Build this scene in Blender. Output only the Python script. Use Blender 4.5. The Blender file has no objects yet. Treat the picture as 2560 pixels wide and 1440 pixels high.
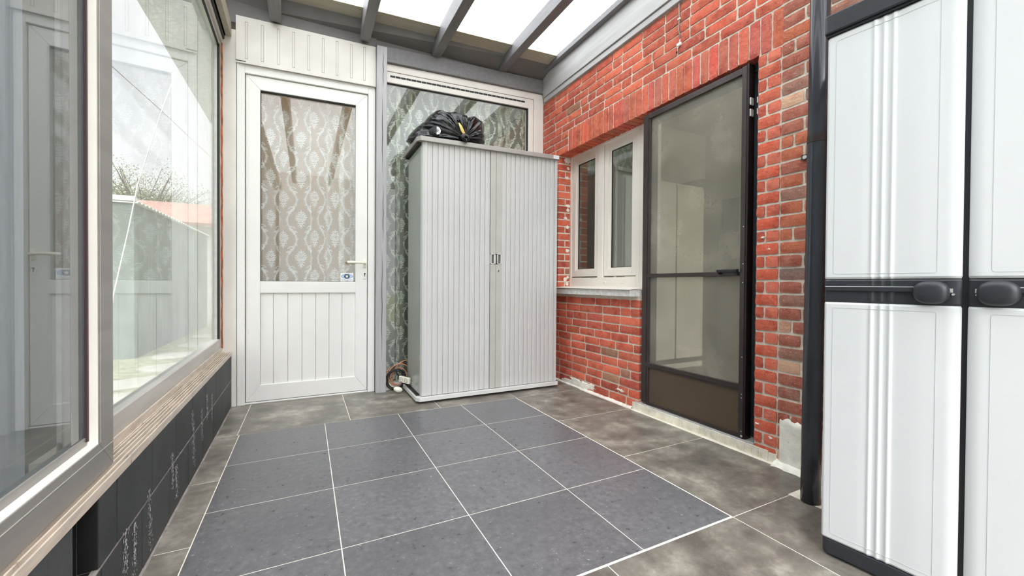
import bpy, math, random
import numpy as np
from mathutils import Vector, Matrix
from mathutils import noise as mnoise
random.seed(7); rng = np.random.default_rng(7)
PI = math.pi
scn = bpy.context.scene
COL = scn.collection

# ------------------------------------------------------------------ camera
F, YAW, PITCH, ROLL = 1020.28, -.4678, -.01022, .00672
cam = bpy.data.cameras.new('camera'); co = bpy.data.objects.new('camera', cam); COL.objects.link(co)
cam.sensor_width = 36; cam.lens = F / 2560 * 36; cam.clip_start = .02; cam.clip_end = 300
f = Vector((-math.sin(YAW) * math.cos(PITCH), math.cos(YAW) * math.cos(PITCH), math.sin(PITCH)))
r = Vector((math.cos(YAW), math.sin(YAW), 0)); u = r.cross(f)
r2 = r * math.cos(ROLL) + u * math.sin(ROLL); u2 = -r * math.sin(ROLL) + u * math.cos(ROLL)
M = Matrix((r2, u2, -f)).transposed().to_4x4(); M.translation = Vector((.3422, -2.8063, .885))
co.matrix_world = M
scn.camera = co

# ------------------------------------------------------------------ materials
def srgb(c):
    return tuple(((v / 255) / 12.92 if v / 255 <= .04045 else (((v / 255) + .055) / 1.055) ** 2.4) for v in c)

class NT:
    def __init__(s, name):
        s.m = bpy.data.materials.new(name); s.m.use_nodes = True
        s.t = s.m.node_tree; s.t.nodes.clear(); s.out = s.n('ShaderNodeOutputMaterial')
    def n(s, t, **k):
        nd = s.t.nodes.new(t)
        for a, b in k.items():
            if a in nd.inputs: nd.inputs[a].default_value = b
            else: setattr(nd, a, b)
        return nd
    def l(s, a, b): s.t.links.new(a, b)
    def noise(s, scale=5, detail=4, rough=.55, vec=None, coord='Object', sc=(1, 1, 1)):
        tc = s.n('ShaderNodeTexCoord'); mp = s.n('ShaderNodeMapping'); mp.inputs['Scale'].default_value = sc
        s.l(tc.outputs[coord], mp.inputs[0])
        nz = s.n('ShaderNodeTexNoise'); nz.inputs['Scale'].default_value = scale
        nz.inputs['Detail'].default_value = detail; nz.inputs['Roughness'].default_value = rough
        s.l(mp.outputs[0], nz.inputs['Vector']); return nz
    def ramp(s, src, stops):
        cr = s.n('ShaderNodeValToRGB'); e = cr.color_ramp.elements
        while len(e) < len(stops): e.new(.5)
        for i, (p, c) in enumerate(stops): e[i].position = p; e[i].color = (*c, 1) if len(c) == 3 else c
        s.l(src, cr.inputs[0]); return cr
    def mix(s, fac, a, b, bt='MIX'):
        mx = s.n('ShaderNodeMix'); mx.data_type = 'RGBA'; mx.blend_type = bt
        for i, v in ((0, fac), (6, a), (7, b)):
            if hasattr(v, 'links') or hasattr(v, 'is_linked'): s.l(v, mx.inputs[i])
            elif i == 0: mx.inputs[i].default_value = v
            else: mx.inputs[i].default_value = (*v, 1)
        return mx.outputs[2]
    def math(s, op, a, b=0, c=0):
        m = s.n('ShaderNodeMath'); m.operation = op
        for i, v in enumerate((a, b, c)):
            if hasattr(v, 'is_linked'): s.l(v, m.inputs[i])
            else: m.inputs[i].default_value = v
        return m.outputs[0]
    def bsdf(s, color, rough=.5, metal=0, spec=.5, coat=0):
        p = s.n('ShaderNodeBsdfPrincipled')
        if hasattr(color, 'is_linked'): s.l(color, p.inputs['Base Color'])
        else: p.inputs['Base Color'].default_value = (*color, 1)
        if hasattr(rough, 'is_linked'): s.l(rough, p.inputs['Roughness'])
        else: p.inputs['Roughness'].default_value = rough
        p.inputs['Metallic'].default_value = metal; p.inputs['Specular IOR Level'].default_value = spec
        p.inputs['Coat Weight'].default_value = coat
        return p
    def bump(s, p, h, strength=.3, dist=.002):
        b = s.n('ShaderNodeBump'); b.inputs['Strength'].default_value = strength; b.inputs['Distance'].default_value = dist
        s.l(h, b.inputs['Height']); s.l(b.outputs[0], p.inputs['Normal']); return b
    def done(s, sh): s.l(sh, s.out.inputs[0]); return s.m

def simple(name, c, rough=.5, metal=0, var=.06, vs=6, bump=.0, bs=60, spec=.5, dirt=None, sc=(1, 1, 1), coat=0):
    t = NT(name); a = srgb(c); nz = t.noise(vs, 5, sc=sc)
    lo = tuple(x * (1 - var * 2) for x in a); hi = tuple(min(1, x * (1 + var)) for x in a)
    cr = t.ramp(nz.outputs[0], [(.3, lo), (.65, hi)]); col = cr.outputs[0]
    if dirt:
        n2 = t.noise(dirt[1], 8, .7); d = t.ramp(n2.outputs[0], [(dirt[2], (0, 0, 0)), (dirt[2] + .1, (1, 1, 1))])
        col = t.mix(d.outputs[0], col, srgb(dirt[0]))
    p = t.bsdf(col, rough, metal, spec, coat)
    if bump:
        n3 = t.noise(bs, 5); t.bump(p, n3.outputs[0], bump)
    return t.done(p.outputs[0])

def glass(name, tint=(.95, .97, .96), r0=.045, dirt=.05, dirtcol=(200, 205, 200), rough=0.0, sc=3):
    t = NT(name)
    lw = t.n('ShaderNodeLayerWeight'); lw.inputs['Blend'].default_value = .5
    p5 = t.math('POWER', lw.outputs['Facing'], 5.0)
    fac = t.math('MULTIPLY_ADD', p5, 1 - r0, r0)
    tr = t.n('ShaderNodeBsdfTransparent'); tr.inputs[0].default_value = (*tint, 1)
    gl = t.n('ShaderNodeBsdfGlossy'); gl.inputs['Roughness'].default_value = rough; gl.inputs[0].default_value = (1, 1, 1, 1)
    m1 = t.n('ShaderNodeMixShader'); t.l(fac, m1.inputs[0]); t.l(tr.outputs[0], m1.inputs[1]); t.l(gl.outputs[0], m1.inputs[2])
    if dirt > 0:
        nz = t.noise(sc, 8, .65); d = t.ramp(nz.outputs[0], [(.3, (dirt * .5,) * 3), (.7, (dirt * 1.5,) * 3)])
        df = t.n('ShaderNodeBsdfDiffuse'); df.inputs[0].default_value = (*srgb(dirtcol), 1)
        tl = t.n('ShaderNodeBsdfTranslucent'); tl.inputs[0].default_value = (*srgb(dirtcol), 1)
        a = t.n('ShaderNodeAddShader'); md = t.n('ShaderNodeMixShader'); md.inputs[0].default_value = .5
        t.l(df.outputs[0], md.inputs[1]); t.l(tl.outputs[0], md.inputs[2])
        m2 = t.n('ShaderNodeMixShader'); t.l(d.outputs[0], m2.inputs[0]); t.l(m1.outputs[0], m2.inputs[1]); t.l(md.outputs[0], m2.inputs[2])
        return t.done(m2.outputs[0])
    return t.done(m1.outputs[0])

MT = {}
MT['upvc'] = simple('white_pvc', (232, 231, 227), .35, var=.02, vs=3, dirt=((205, 200, 188), 9, .68))
MT['upvc_cream'] = simple('cream_pvc', (238, 232, 222), .35, var=.03, vs=3)
MT['white_paint'] = simple('old_white_paint', (226, 222, 215), .55, var=.04, vs=4, dirt=((150, 140, 122), 28, .73), bump=.15, bs=30)
MT['slotline'] = simple('slot_edge', (150, 144, 136), .6)
MT['slot'] = simple('panel_slot', (205, 200, 192), .5)
MT['black_gap'] = simple('black_rubber_and_shade', (22, 22, 22), .6)  # rubber seals, plus black used as painted shade under rims and in holes
MT['grey_wood'] = simple('grey_painted_wood', (118, 116, 118), .5, var=.07, vs=5, bump=.25, bs=40, sc=(8, 1, 8), dirt=((88, 86, 87), 14, .7))
MT['post_wood'] = simple('grey_post_paint', (176, 174, 176), .5, var=.05, vs=6, bump=.3, bs=30, sc=(8, 8, .6), dirt=((150, 148, 150), 14, .7))
MT['dark_soffit'] = simple('dark_grey_board', (112, 110, 109), .6, var=.06, vs=4, dirt=((76, 68, 64), 12, .72), bump=.1)
MT['beige_board'] = simple('raw_board', (175, 168, 152), .65, var=.07, vs=5, sc=(1, 14, 4), dirt=((140, 132, 118), 20, .7))
MT['fascia'] = simple('pale_grey_fascia', (186, 184, 184), .5, var=.07, vs=4, sc=(4, .7, 6), dirt=((120, 119, 120), 10, .66), bump=.3, bs=14)
MT['alu'] = simple('brushed_aluminium', (200, 197, 190), .38, metal=.2, var=.07, vs=4, sc=(6, .5, 6), dirt=((120, 105, 92), 16, .74), bump=.05)
MT['reveal'] = simple('lit_frame_reveal', (244, 240, 232), .4, var=.03)  # paler than the frame face: light on ledge and inner side put into colour
MT['alu_dark'] = simple('aluminium_grey_face', (146, 144, 140), .4, metal=.1, var=.06, vs=4, sc=(6, .5, 6), bump=.04)
MT['alu_track'] = simple('dirty_track', (214, 202, 188), .5, metal=0, var=.1, vs=9, sc=(6, 1, 6), dirt=((128, 108, 90), 22, .62))
MT['rust'] = simple('rusty_sealant', (176, 104, 66), .85, var=.3, vs=20, bump=.5, bs=70)
MT['gasket'] = simple('purple_gasket', (62, 40, 48), .5)
MT['cab'] = simple('silver_grey_cabinet_paint', (201, 201, 199), .42, metal=.0, var=.02, vs=3)
MT['cab_side'] = simple('grey_green_steel', (172, 178, 170), .28, metal=.1, var=.05, vs=3)
MT['cab_rim'] = simple('cabinet_rim', (168, 165, 160), .4, metal=.2, var=.03)
MT['cab_rim_light'] = simple('cabinet_base_rim', (216, 216, 213), .38, metal=.0, var=.03)
MT['cab_mid'] = simple('cabinet_handle_strip', (184, 184, 177), .45, metal=.0, var=.03)
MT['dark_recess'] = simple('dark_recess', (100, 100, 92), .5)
MT['chrome'] = simple('chrome', (215, 215, 215), .15, metal=1, var=.02)
MT['sticker'] = simple('sticker_white', (245, 247, 248), .5, var=.01)
MT['ink'] = simple('sticker_ink', (95, 100, 105), .6, var=.02)
MT['navy'] = simple('sticker_navy', (44, 74, 118), .5, var=.15, vs=60)
MT['sky_blue'] = simple('sticker_pale_blue', (186, 212, 240), .5, var=.06, vs=60)
MT['star'] = simple('sticker_star', (248, 240, 205), .5, var=.02)
MT['handle'] = simple('ivory_handle', (236, 233, 214), .3, var=.02)
MT['brown'] = simple('dark_brown_aluminium', (66, 58, 56), .32, metal=.35, var=.08, vs=9)
MT['brown_edge'] = simple('brown_black_edge', (38, 24, 26), .4, metal=.2, var=.15, vs=15)
MT['kick'] = simple('brown_kick_panel', (92, 77, 62), .45, metal=.1, var=.06, vs=3)
MT['darkframe'] = simple('dark_slate_frame', (66, 72, 78), .4, var=.1)
MT['plastic_white'] = simple('grey_white_moulded_plastic', (217, 220, 221), .42, var=.015, vs=2, bump=.03, bs=500, dirt=((212, 214, 212), 6, .66))
MT['plastic_black'] = simple('charcoal_plastic', (46, 49, 54), .42, var=.06, vs=4, bump=.08, bs=300)
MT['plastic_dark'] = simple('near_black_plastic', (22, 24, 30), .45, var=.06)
MT['line'] = simple('embossed_line_grey', (196, 199, 199), .6, var=.02)
MT['pipe'] = simple('anthracite_pvc_pipe', (54, 57, 63), .16, var=.1, vs=6, sc=(1, 1, .4), dirt=((96, 100, 104), 40, .74))
MT['stone'] = simple('concrete_sill', (226, 224, 220), .8, var=.1, vs=30, bump=.5, bs=120)
MT['threshold'] = simple('worn_limestone', (238, 233, 218), .8, var=.1, vs=14, bump=.6, bs=90, dirt=((186, 178, 152), 25, .62))
MT['thr_metal'] = simple('threshold_metal', (222, 222, 220), .3, metal=.5, var=.05)
MT['plaster'] = simple('flaking_white_plaster', (242, 239, 228), .9, var=.08, vs=20, bump=1, bs=45, dirt=((186, 178, 160), 22, .6))
MT['cable_grey'] = simple('grey_cable', (150, 146, 140), .5)
MT['cable_black'] = simple('black_cable', (28, 28, 30), .4)
MT['cable_orange'] = simple('copper_orange_cable', (222, 150, 112), .4)
MT['white_plastic'] = simple('socket_plastic', (240, 236, 222), .35)
MT['metal_fix'] = simple('galvanised_fixing', (214, 212, 205), .35, metal=.5)
MT['yellow'] = simple('yellow_drawstring', (236, 206, 118), .4, var=.08, vs=60)
MT['shed'] = simple('weathered_shed', (148, 158, 152), .8, var=.2, vs=2, sc=(1, 9, .5), dirt=((112, 124, 120), 3, .6))
MT['shed_roof'] = simple('white_corrugated', (236, 238, 236), .6)
MT['red_roof'] = simple('faded_red_tiles', (190, 146, 130), .8, var=.1, vs=3)
MT['house'] = simple('pale_render', (205, 205, 200), .8)
MT['grass'] = simple('grass', (166, 170, 142), .95, var=.22, vs=14, bump=.8, bs=60)
MT['path'] = simple('garden_slabs', (196, 194, 182), .9, var=.08, vs=4)
MT['bark'] = simple('bark', (96, 88, 76), .9)
MT['leaf'] = simple('spring_leaf', (132, 142, 84), .7, var=.2, vs=2)
MT['outpost'] = simple('blue_grey_outdoor_wood', (228, 238, 252), .7, var=.07, vs=5, sc=(10, 10, .7), bump=.5, bs=60)
MT['outdark'] = simple('dark_outdoor_screen', (58, 56, 50), .8, var=.1, sc=(1, 8, .5))
MT['mottled'] = simple('mottled_roof_sheet', (168, 178, 177), .7, var=.12, vs=20, dirt=((236, 240, 238), 62, .5))
MT['int_wall'] = simple('room_plaster', (196, 190, 174), .8, var=.03)
MT['int_floor'] = simple('room_floor', (128, 122, 112), .35, var=.08)
MT['closet'] = simple('room_closet', (236, 230, 212), .5, var=.02)
MT['tan'] = simple('tan_room_wall', (206, 176, 146), .8, var=.06, vs=3)
MT['frame_pic'] = simple('dark_picture', (70, 66, 58), .5)

t = NT('twinwall_polycarbonate')
tc = t.n('ShaderNodeTexCoord'); sp = t.n('ShaderNodeSeparateXYZ'); t.l(tc.outputs['Object'], sp.inputs[0])
wv = t.math('FRACT', t.math('MULTIPLY', sp.outputs[1], 62.0))
st = t.math('LESS_THAN', wv, .12)
nz = t.noise(2.5, 6)
c1 = t.mix(st, (.95, .965, .97), (.30, .31, .31))
c1 = t.mix(t.ramp(nz.outputs[0], [(.45, (0, 0, 0)), (.8, (.35, .35, .35))]).outputs[0], c1, (.8, .8, .78))
tl = t.n('ShaderNodeBsdfTranslucent'); t.l(c1, tl.inputs[0])
tr = t.n('ShaderNodeBsdfTransparent'); tr.inputs[0].default_value = (.95, .96, .97, 1)
mx = t.n('ShaderNodeMixShader'); mx.inputs[0].default_value = .3; t.l(tl.outputs[0], mx.inputs[1]); t.l(tr.outputs[0], mx.inputs[2])
MT['poly'] = t.done(mx.outputs[0])

MT['win_glass'] = glass('sliding_window_glass', (.85, .863, .866), .09, .09, (205, 212, 208), 0, 1.2)
MT['pane_glass'] = glass('fixed_window_glass', (.85, .863, .866), .04, .17, (212, 216, 216), 0, 1.2)
MT['far_glass'] = glass('house_window_glass', (.9, .92, .92), .05, .01)
MT['brick_glass'] = glass('small_window_glass', (.56, .60, .61), .15, .0)

# insect mesh
t = NT('insect_mesh_sheet')
nz = t.noise(3.5, 6, .6); n2 = t.noise(420, 2)
col = t.ramp(nz.outputs[0], [(.15, srgb((104, 99, 88))), (.95, srgb((184, 178, 162)))])
df = t.bsdf(col.outputs[0], .5, .1)
tr = t.n('ShaderNodeBsdfTransparent')
mx = t.n('ShaderNodeMixShader'); mx.inputs[0].default_value = .52; t.l(tr.outputs[0], mx.inputs[1]); t.l(df.outputs[0], mx.inputs[2])
MT['mesh'] = t.done(mx.outputs[0])

# attribute driven bricks
t = NT('red_brick')
at = t.n('ShaderNodeAttribute'); at.attribute_name = 'tone'
nz = t.noise(22, 8, .7); n2 = t.noise(9, 6, .6); n3 = t.noise(150, 4)
c = t.mix(t.ramp(nz.outputs[0], [(.35, (0, 0, 0)), (.75, (1, 1, 1))]).outputs[0], at.outputs['Color'], srgb((232, 158, 134)))
c = t.mix(.42, at.outputs['Color'], c)
c = t.mix(t.ramp(n2.outputs[0], [(.5, (0, 0, 0)), (.72, (.75, .75, .75))]).outputs[0], c, srgb((150, 62, 48)))
c = t.mix(t.ramp(n3.outputs[0], [(.62, (0, 0, 0)), (.70, (.8, .8, .8))]).outputs[0], c, srgb((226, 176, 154)))
n4 = t.noise(48, 7, .75)
c = t.mix(t.ramp(n4.outputs[0], [(.60, (0, 0, 0)), (.68, (.8, .8, .8))]).outputs[0], c, srgb((140, 58, 46)))
p = t.bsdf(c, .78, spec=.25)
ad = t.math('ADD', nz.outputs[0], t.math('MULTIPLY', n3.outputs[0], .6))
t.bump(p, ad, .75, .004)
MT['brick'] = t.done(p.outputs[0])
t = NT('lime_mortar')
nz = t.noise(60, 6, .7); n2 = t.noise(6, 5)
c = t.ramp(nz.outputs[0], [(.3, srgb((198, 190, 172))), (.6, srgb((232, 225, 210)))])
c = t.mix(t.ramp(n2.outputs[0], [(.45, (0, 0, 0)), (.7, (1, 1, 1))]).outputs[0], c.outputs[0], srgb((226, 212, 196)))
p = t.bsdf(c, .9, spec=.2); t.bump(p, nz.outputs[0], .9, .005)
MT['mortar'] = t.done(p.outputs[0])
t = NT('black_painted_block')
at = t.n('ShaderNodeAttribute'); at.attribute_name = 'tone'
nz = t.noise(70, 6, .7); n2 = t.noise(4, 4)
c = t.mix(.5, at.outputs['Color'], t.ramp(n2.outputs[0], [(.3, srgb((44, 48, 50))), (.7, srgb((78, 82, 82)))]).outputs[0])
p = t.bsdf(c, .6, spec=.35); t.bump(p, nz.outputs[0], .7, .003)
MT['block'] = t.done(p.outputs[0])
MT['block_joint'] = simple('block_joint', (150, 143, 138), .8, var=.2, vs=20, bump=.6)
MT['chalk'] = simple('salt_bloom', (206, 206, 208), .95, var=.15, vs=60)

def tilemat(name, a, b, c, s1, speck, rough):
    t = NT(name)
    at = t.n('ShaderNodeAttribute'); at.attribute_name = 'tone'
    off = t.n('ShaderNodeVectorMath'); off.operation = 'ADD'
    tc = t.n('ShaderNodeTexCoord'); t.l(tc.outputs['Object'], off.inputs[0])
    sc = t.n('ShaderNodeVectorMath'); sc.operation = 'SCALE'; sc.inputs['Scale'].default_value = 37; t.l(at.outputs['Color'], sc.inputs[0]); t.l(sc.outputs[0], off.inputs[1])
    def nzv(scale, det, ro, str_=(1, 1, 1)):
        mp = t.n('ShaderNodeMapping'); mp.inputs['Scale'].default_value = str_; t.l(off.outputs[0], mp.inputs[0])
        n = t.n('ShaderNodeTexNoise'); n.inputs['Scale'].default_value = scale; n.inputs['Detail'].default_value = det; n.inputs['Roughness'].default_value = ro
        t.l(mp.outputs[0], n.inputs['Vector']); return n
    n1 = nzv(s1, 9, .68); n2 = nzv(3.2, 5, .55, (1, 1.5, 1)); n3 = nzv(95, 5, .6, (.8, 1.2, 1)); n4 = nzv(28, 4, .6)
    col = t.ramp(n1.outputs[0], [(.36, srgb(a)), (.52, srgb(b)), (.68, srgb(c))]).outputs[0]
    col = t.mix(t.ramp(n2.outputs[0], [(.42, (0, 0, 0)), (.70, (.45, .45, .45))]).outputs[0], col, srgb(a), 'MIX')
    sep = t.n('ShaderNodeSeparateXYZ'); t.l(at.outputs['Color'], sep.inputs[0])
    hv = t.n('ShaderNodeHueSaturation'); t.l(col, hv.inputs['Color']); t.l(t.math('MULTIPLY_ADD', sep.outputs[0], .22, .89), hv.inputs['Value'])
    col = hv.outputs[0]
    if speck:
        m = t.math('MULTIPLY', t.ramp(n3.outputs[0], [(.60, (0, 0, 0)), (.68, (1, 1, 1))]).outputs[0], t.ramp(n4.outputs[0], [(.48, (0, 0, 0)), (.66, (1, 1, 1))]).outputs[0])
        col = t.mix(t.math('MULTIPLY', m, speck), col, srgb((178, 178, 182)))
    ro = t.ramp(n1.outputs[0], [(.3, (rough,) * 3), (.7, (rough + .12,) * 3)])
    p = t.bsdf(col, ro.outputs[0], spec=.5); t.bump(p, n3.outputs[0], .06, .001)
    return t.done(p.outputs[0])
MT['tile_dark'] = tilemat('anthracite_tile', (93, 92, 95), (106, 105, 108), (121, 120, 122), 40, .85, .26)
MT['tile_grey'] = tilemat('cloudy_grey_tile', (96, 91, 84), (130, 124, 115), (172, 166, 154), 6.5, .25, .34)
MT['grout'] = simple('cream_grout', (236, 231, 218), .85, var=.08, vs=12)

# bin bag
t = NT('black_bin_bag')
nz = t.noise(26, 5, .6); n2 = t.noise(9, 3)
p = t.bsdf((.003, .0035, .005), .13, spec=.5)
t.bump(p, t.math('ADD', nz.outputs[0], n2.outputs[0]), .35, .010)
MT['bag'] = t.done(p.outputs[0])

# lace
def lacemat(name, sheer, lace, a0, a1):
    t = NT(name)
    at = t.n('ShaderNodeAttribute'); at.attribute_name = 'tone'
    sep = t.n('ShaderNodeSeparateXYZ'); t.l(at.outputs['Color'], sep.inputs[0])
    d = t.ramp(sep.outputs[0], [(.3, (0, 0, 0)), (.7, (1, 1, 1))])
    tc = t.n('ShaderNodeTexCoord'); s2 = t.n('ShaderNodeSeparateXYZ'); t.l(tc.outputs['Object'], s2.inputs[0])
    stp = t.math('MULTIPLY_ADD', t.math('SINE', t.math('MULTIPLY', sep.outputs[1], 1500.0)), .06, 0)
    col = t.mix(d.outputs[0], srgb(sheer), srgb(lace))
    df = t.n('ShaderNodeBsdfDiffuse'); t.l(col, df.inputs[0]); tl = t.n('ShaderNodeBsdfTranslucent'); t.l(col, tl.inputs[0])
    m = t.n('ShaderNodeMixShader'); m.inputs[0].default_value = .25; t.l(df.outputs[0], m.inputs[1]); t.l(tl.outputs[0], m.inputs[2])
    tr = t.n('ShaderNodeBsdfTransparent')
    fac = t.math('ADD', t.math('MULTIPLY_ADD', d.outputs[0], a1 - a0, a0), stp)
    m2 = t.n('ShaderNodeMixShader'); t.l(fac, m2.inputs[0]); t.l(tr.outputs[0], m2.inputs[1]); t.l(m.outputs[0], m2.inputs[2])
    return t.done(m2.outputs[0])
MT['lace_door'] = lacemat('door_lace_curtain', (244, 234, 220), (255, 254, 250), .38, .97)
MT['lace_win'] = lacemat('window_lace_curtain', (214, 214, 196), (252, 254, 238), .34, .97)

# ------------------------------------------------------------------ geometry helpers
def warp(v):     # the old structure creeps up a little towards the brick wall
    x, y, z = v
    if z > .885: z = .885 + (z - .885) * (1 + .023 * x)
    return (x, y, z)
def lwarp(v):    # the window wall runs very slightly out of square
    x, y, z = v
    return (x + (.64 - y) * .0125, y, z)

class MB:
    def __init__(s): s.v = []; s.f = []; s.mi = []; s.tone = []
    def face(s, idx, mi=0, tone=(.5, .5, .5)): s.f.append(tuple(idx)); s.mi.append(mi); s.tone.append(tone)
    def box(s, x0, y0, z0, x1, y1, z1, mi=0, tone=(.5, .5, .5)):
        b = len(s.v)
        x0, x1 = min(x0, x1), max(x0, x1); y0, y1 = min(y0, y1), max(y0, y1); z0, z1 = min(z0, z1), max(z0, z1)
        s.v += [(x0, y0, z0), (x1, y0, z0), (x1, y1, z0), (x0, y1, z0), (x0, y0, z1), (x1, y0, z1), (x1, y1, z1), (x0, y1, z1)]
        for q in ((0, 3, 2, 1), (4, 5, 6, 7), (0, 1, 5, 4), (1, 2, 6, 5), (2, 3, 7, 6), (3, 0, 4, 7)): s.face([b + i for i in q], mi, tone)
        return s
    def hexa(s, p, mi=0):   # 8 corners, bottom ring then top ring
        b = len(s.v); s.v += [tuple(q) for q in p]
        for q in ((0, 3, 2, 1), (4, 5, 6, 7), (0, 1, 5, 4), (1, 2, 6, 5), (2, 3, 7, 6), (3, 0, 4, 7)): s.face([b + i for i in q], mi)
        return s
    def prism(s, poly, axis, a, b_, mi=0, caps=True):   # poly in the two other axes, extruded along axis
        b = len(s.v); n = len(poly)
        for w in (a, b_):
            for p in poly:
                q = list(p); q.insert(axis, w); s.v.append(tuple(q))
        for i in range(n):
            j = (i + 1) % n; s.face([b + i, b + j, b + n + j, b + n + i], mi)
        if caps:
            s.face([b + i for i in range(n)][::-1], mi); s.face([b + n + i for i in range(n)], mi)
        return s
    def tube(s, pts, rad, seg=8, mi=0, closed=False):
        pts = [Vector(p) for p in pts]; b = len(s.v); n = len(pts); up = Vector((0, 0, 1)); prev = None
        for i, p in enumerate(pts):
            d = (pts[min(i + 1, n - 1)] - pts[max(i - 1, 0)])
            if closed: d = pts[(i + 1) % n] - pts[i - 1]
            d.normalize()
            a = prev - d * prev.dot(d) if prev else d.orthogonal()
            if a.length < 1e-5: a = d.orthogonal()
            a.normalize(); prev = a; c = d.cross(a); rr = rad[i] if isinstance(rad, (list, tuple)) else rad
            for k in range(seg):
                t = 2 * PI * k / seg; s.v.append(tuple(p + a * math.cos(t) * rr + c * math.sin(t) * rr))
        m = n if closed else n - 1
        for i in range(m):
            for k in range(seg):
                i2 = (i + 1) % n; k2 = (k + 1) % seg
                s.face([b + i * seg + k, b + i * seg + k2, b + i2 * seg + k2, b + i2 * seg + k], mi)
        if not closed:
            s.face([b + k for k in range(seg)][::-1], mi); s.face([b + (n - 1) * seg + k for k in range(seg)], mi)
        return s
    def cyl(s, c, r_, ax, h, seg=20, mi=0):
        c = Vector(c); d = Vector([0, 0, 0]); d[ax] = h
        return s.tube([c, c + d], r_, seg, mi)
    def build(s, name, mats, parent=None, wf=None, bevel=0, smooth=False, tone=False, seg=2):
        vs = [wf(v) for v in s.v] if wf else s.v
        me = bpy.data.meshes.new(name); me.from_pydata(vs, [], s.f)
        for m in (mats if isinstance(mats, (list, tuple)) else [mats]): me.materials.append(MT[m])
        me.polygons.foreach_set('material_index', s.mi)
        if tone:
            at = me.attributes.new('tone', 'FLOAT_COLOR', 'FACE')
            at.data.foreach_set('color', [c for t_ in s.tone for c in (*t_, 1)])
        if smooth: me.polygons.foreach_set('use_smooth', [True] * len(me.polygons))
        me.update()
        o = bpy.data.objects.new(name, me); COL.objects.link(o)
        if parent: o.parent = parent
        if bevel:
            md = o.modifiers.new('bevel', 'BEVEL'); md.width = bevel; md.segments = seg; md.limit_method = 'ANGLE'; md.angle_limit = .7
            md.harden_normals = False
        return o
def tag(o, label=None, cat=None, group=None, kind=None):
    if label: o['label'] = label
    if cat: o['category'] = cat
    if group: o['group'] = group
    if kind: o['kind'] = kind
    return o
def empty(name, loc=(0, 0, 0), rz=0, **k):
    o = bpy.data.objects.new(name, None); COL.objects.link(o); o.location = loc; o.rotation_euler = (0, 0, rz); o.empty_display_size = .1
    return tag(o, **k)
def structure(o, label=None, cat=None): return tag(o, label, cat, kind='structure')

# ------------------------------------------------------------------ floor
fl = MB()
X0, X1 = -.16, 2.47
fl.box(X0, -5.2, -.06, X1, .80, -.0005, 2)
G = .0018
def tile(x0, y0, x1, y1, mi, g=G, gy=G):
    fl.box(x0 + g, y0 + gy, -.012, x1 - g, y1 - gy, 0, mi, (random.random(), random.random(), random.random()))
cx = [0, .45, .90, 1.35, 1.797]
for i in range(4):
    for j in range(4): tile(cx[i], -.45 * (j + 1), cx[i + 1], -.45 * j, 0)
bx = [-.01, .60, 1.2, 1.807, 2.45]
for i in range(4): tile(bx[i], .0 if i else .0, bx[i + 1], .74, 1, G, .0008 if i < 1 else G)
ly = [.74, -.0, -.607, -1.12, -1.73, -2.33, -2.93, -3.53, -4.13, -4.73, -5.2]
for a, b in zip(ly[1:], ly): tile(-.15, a, 0 if b < .01 else -.01, b, 1)
ry = [0, -.598, -1.203, -1.806, -2.41, -3.01, -3.61, -4.21, -4.81, -5.2]
for a, b in zip(ry[1:4], ry): tile(1.8, a, 2.40, b, 1)
for a, b in zip(ry[4:], ry[3:]):
    for c0, c1 in ((0, .59), (.59, 1.192), (1.192, 1.8), (1.8, 2.18)): tile(c0, a, c1, b, 1)
fl.box(2.18, -5.2, -.012, 2.40, -1.806, -.001, 2)
structure(fl.build('floor', ['tile_dark', 'tile_grey', 'grout'], tone=True))

# ------------------------------------------------------------------ back wall
Y = .66
structure(MB().box(-.225, Y, -.02, -.098, .80, 2.668).build('trim_1', 'white_paint', wf=warp, bevel=.003), 'tall white painted corner board between the sliding window and the white door', 'trim')
ru = MB()
pts = []
for i in range(60):
    z = .42 + i * (2.25 / 59); pts.append((-.1815 + .0012 * math.sin(i * 1.7), Y - .006, z))
ru.tube(pts, [.0045 + .002 * random.random() for _ in pts], 6)
ru.box(-.186, Y - .0015, 2.61, -.150, Y + .002, 2.664)
structure(ru.build('trim_2', 'rust', smooth=True), 'rust-coloured sealant strip up the edge of the white corner board', 'trim')

# door 1
d1 = empty('door_1', (.373, Y, 0)); structure(d1, 'tall white garden door with lace-curtained glass over a plank panel', 'door')
fr = MB()
fr.box(-.095, Y, 0, -.047, Y + .09, 2.436); fr.box(.789, Y, 0, .842, Y + .09, 2.436); fr.box(-.047, Y, 2.376, .789, Y + .09, 2.436)
fr.box(-.047, Y + .01, 0, .789, Y + .09, .012)
fr.build('door_frame', 'upvc', d1, warp, .003)
L = Y + .014
lf = MB()
def miter(m, x0, x1, z0, z1, w, wt, wb, y0, y1, mi=0):
    o = [(x0, z0), (x1, z0), (x1, z1), (x0, z1)]; i = [(x0 + w, z0 + wb), (x1 - w, z0 + wb), (x1 - w, z1 - wt), (x0 + w, z1 - wt)]
    for k in range(4):
        j = (k + 1) % 4
        a, b, c, d = o[k], o[j], i[j], i[k]
        m.hexa([(a[0], y0, a[1]), (b[0], y0, b[1]), (b[0], y1, b[1]), (a[0], y1, a[1]), (d[0], y0, d[1]), (c[0], y0, c[1]), (c[0], y1, c[1]), (d[0], y1, d[1])], mi)
miter(lf, -.043, .785, .016, 2.372, .089, .095, .118, L, L + .07)
lf.box(.046, L - .0, .805, .70, L + .07, .892)
lf.build('door_leaf', 'upvc', d1, warp, .0035)
pp = MB()
ed = [.046, .128, .222, .317, .411, .505, .598, .70]
for a, b in zip(ed, ed[1:]): pp.box(a + .0015, L + .014, .13, b - .0015, L + .05, .81)
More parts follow.
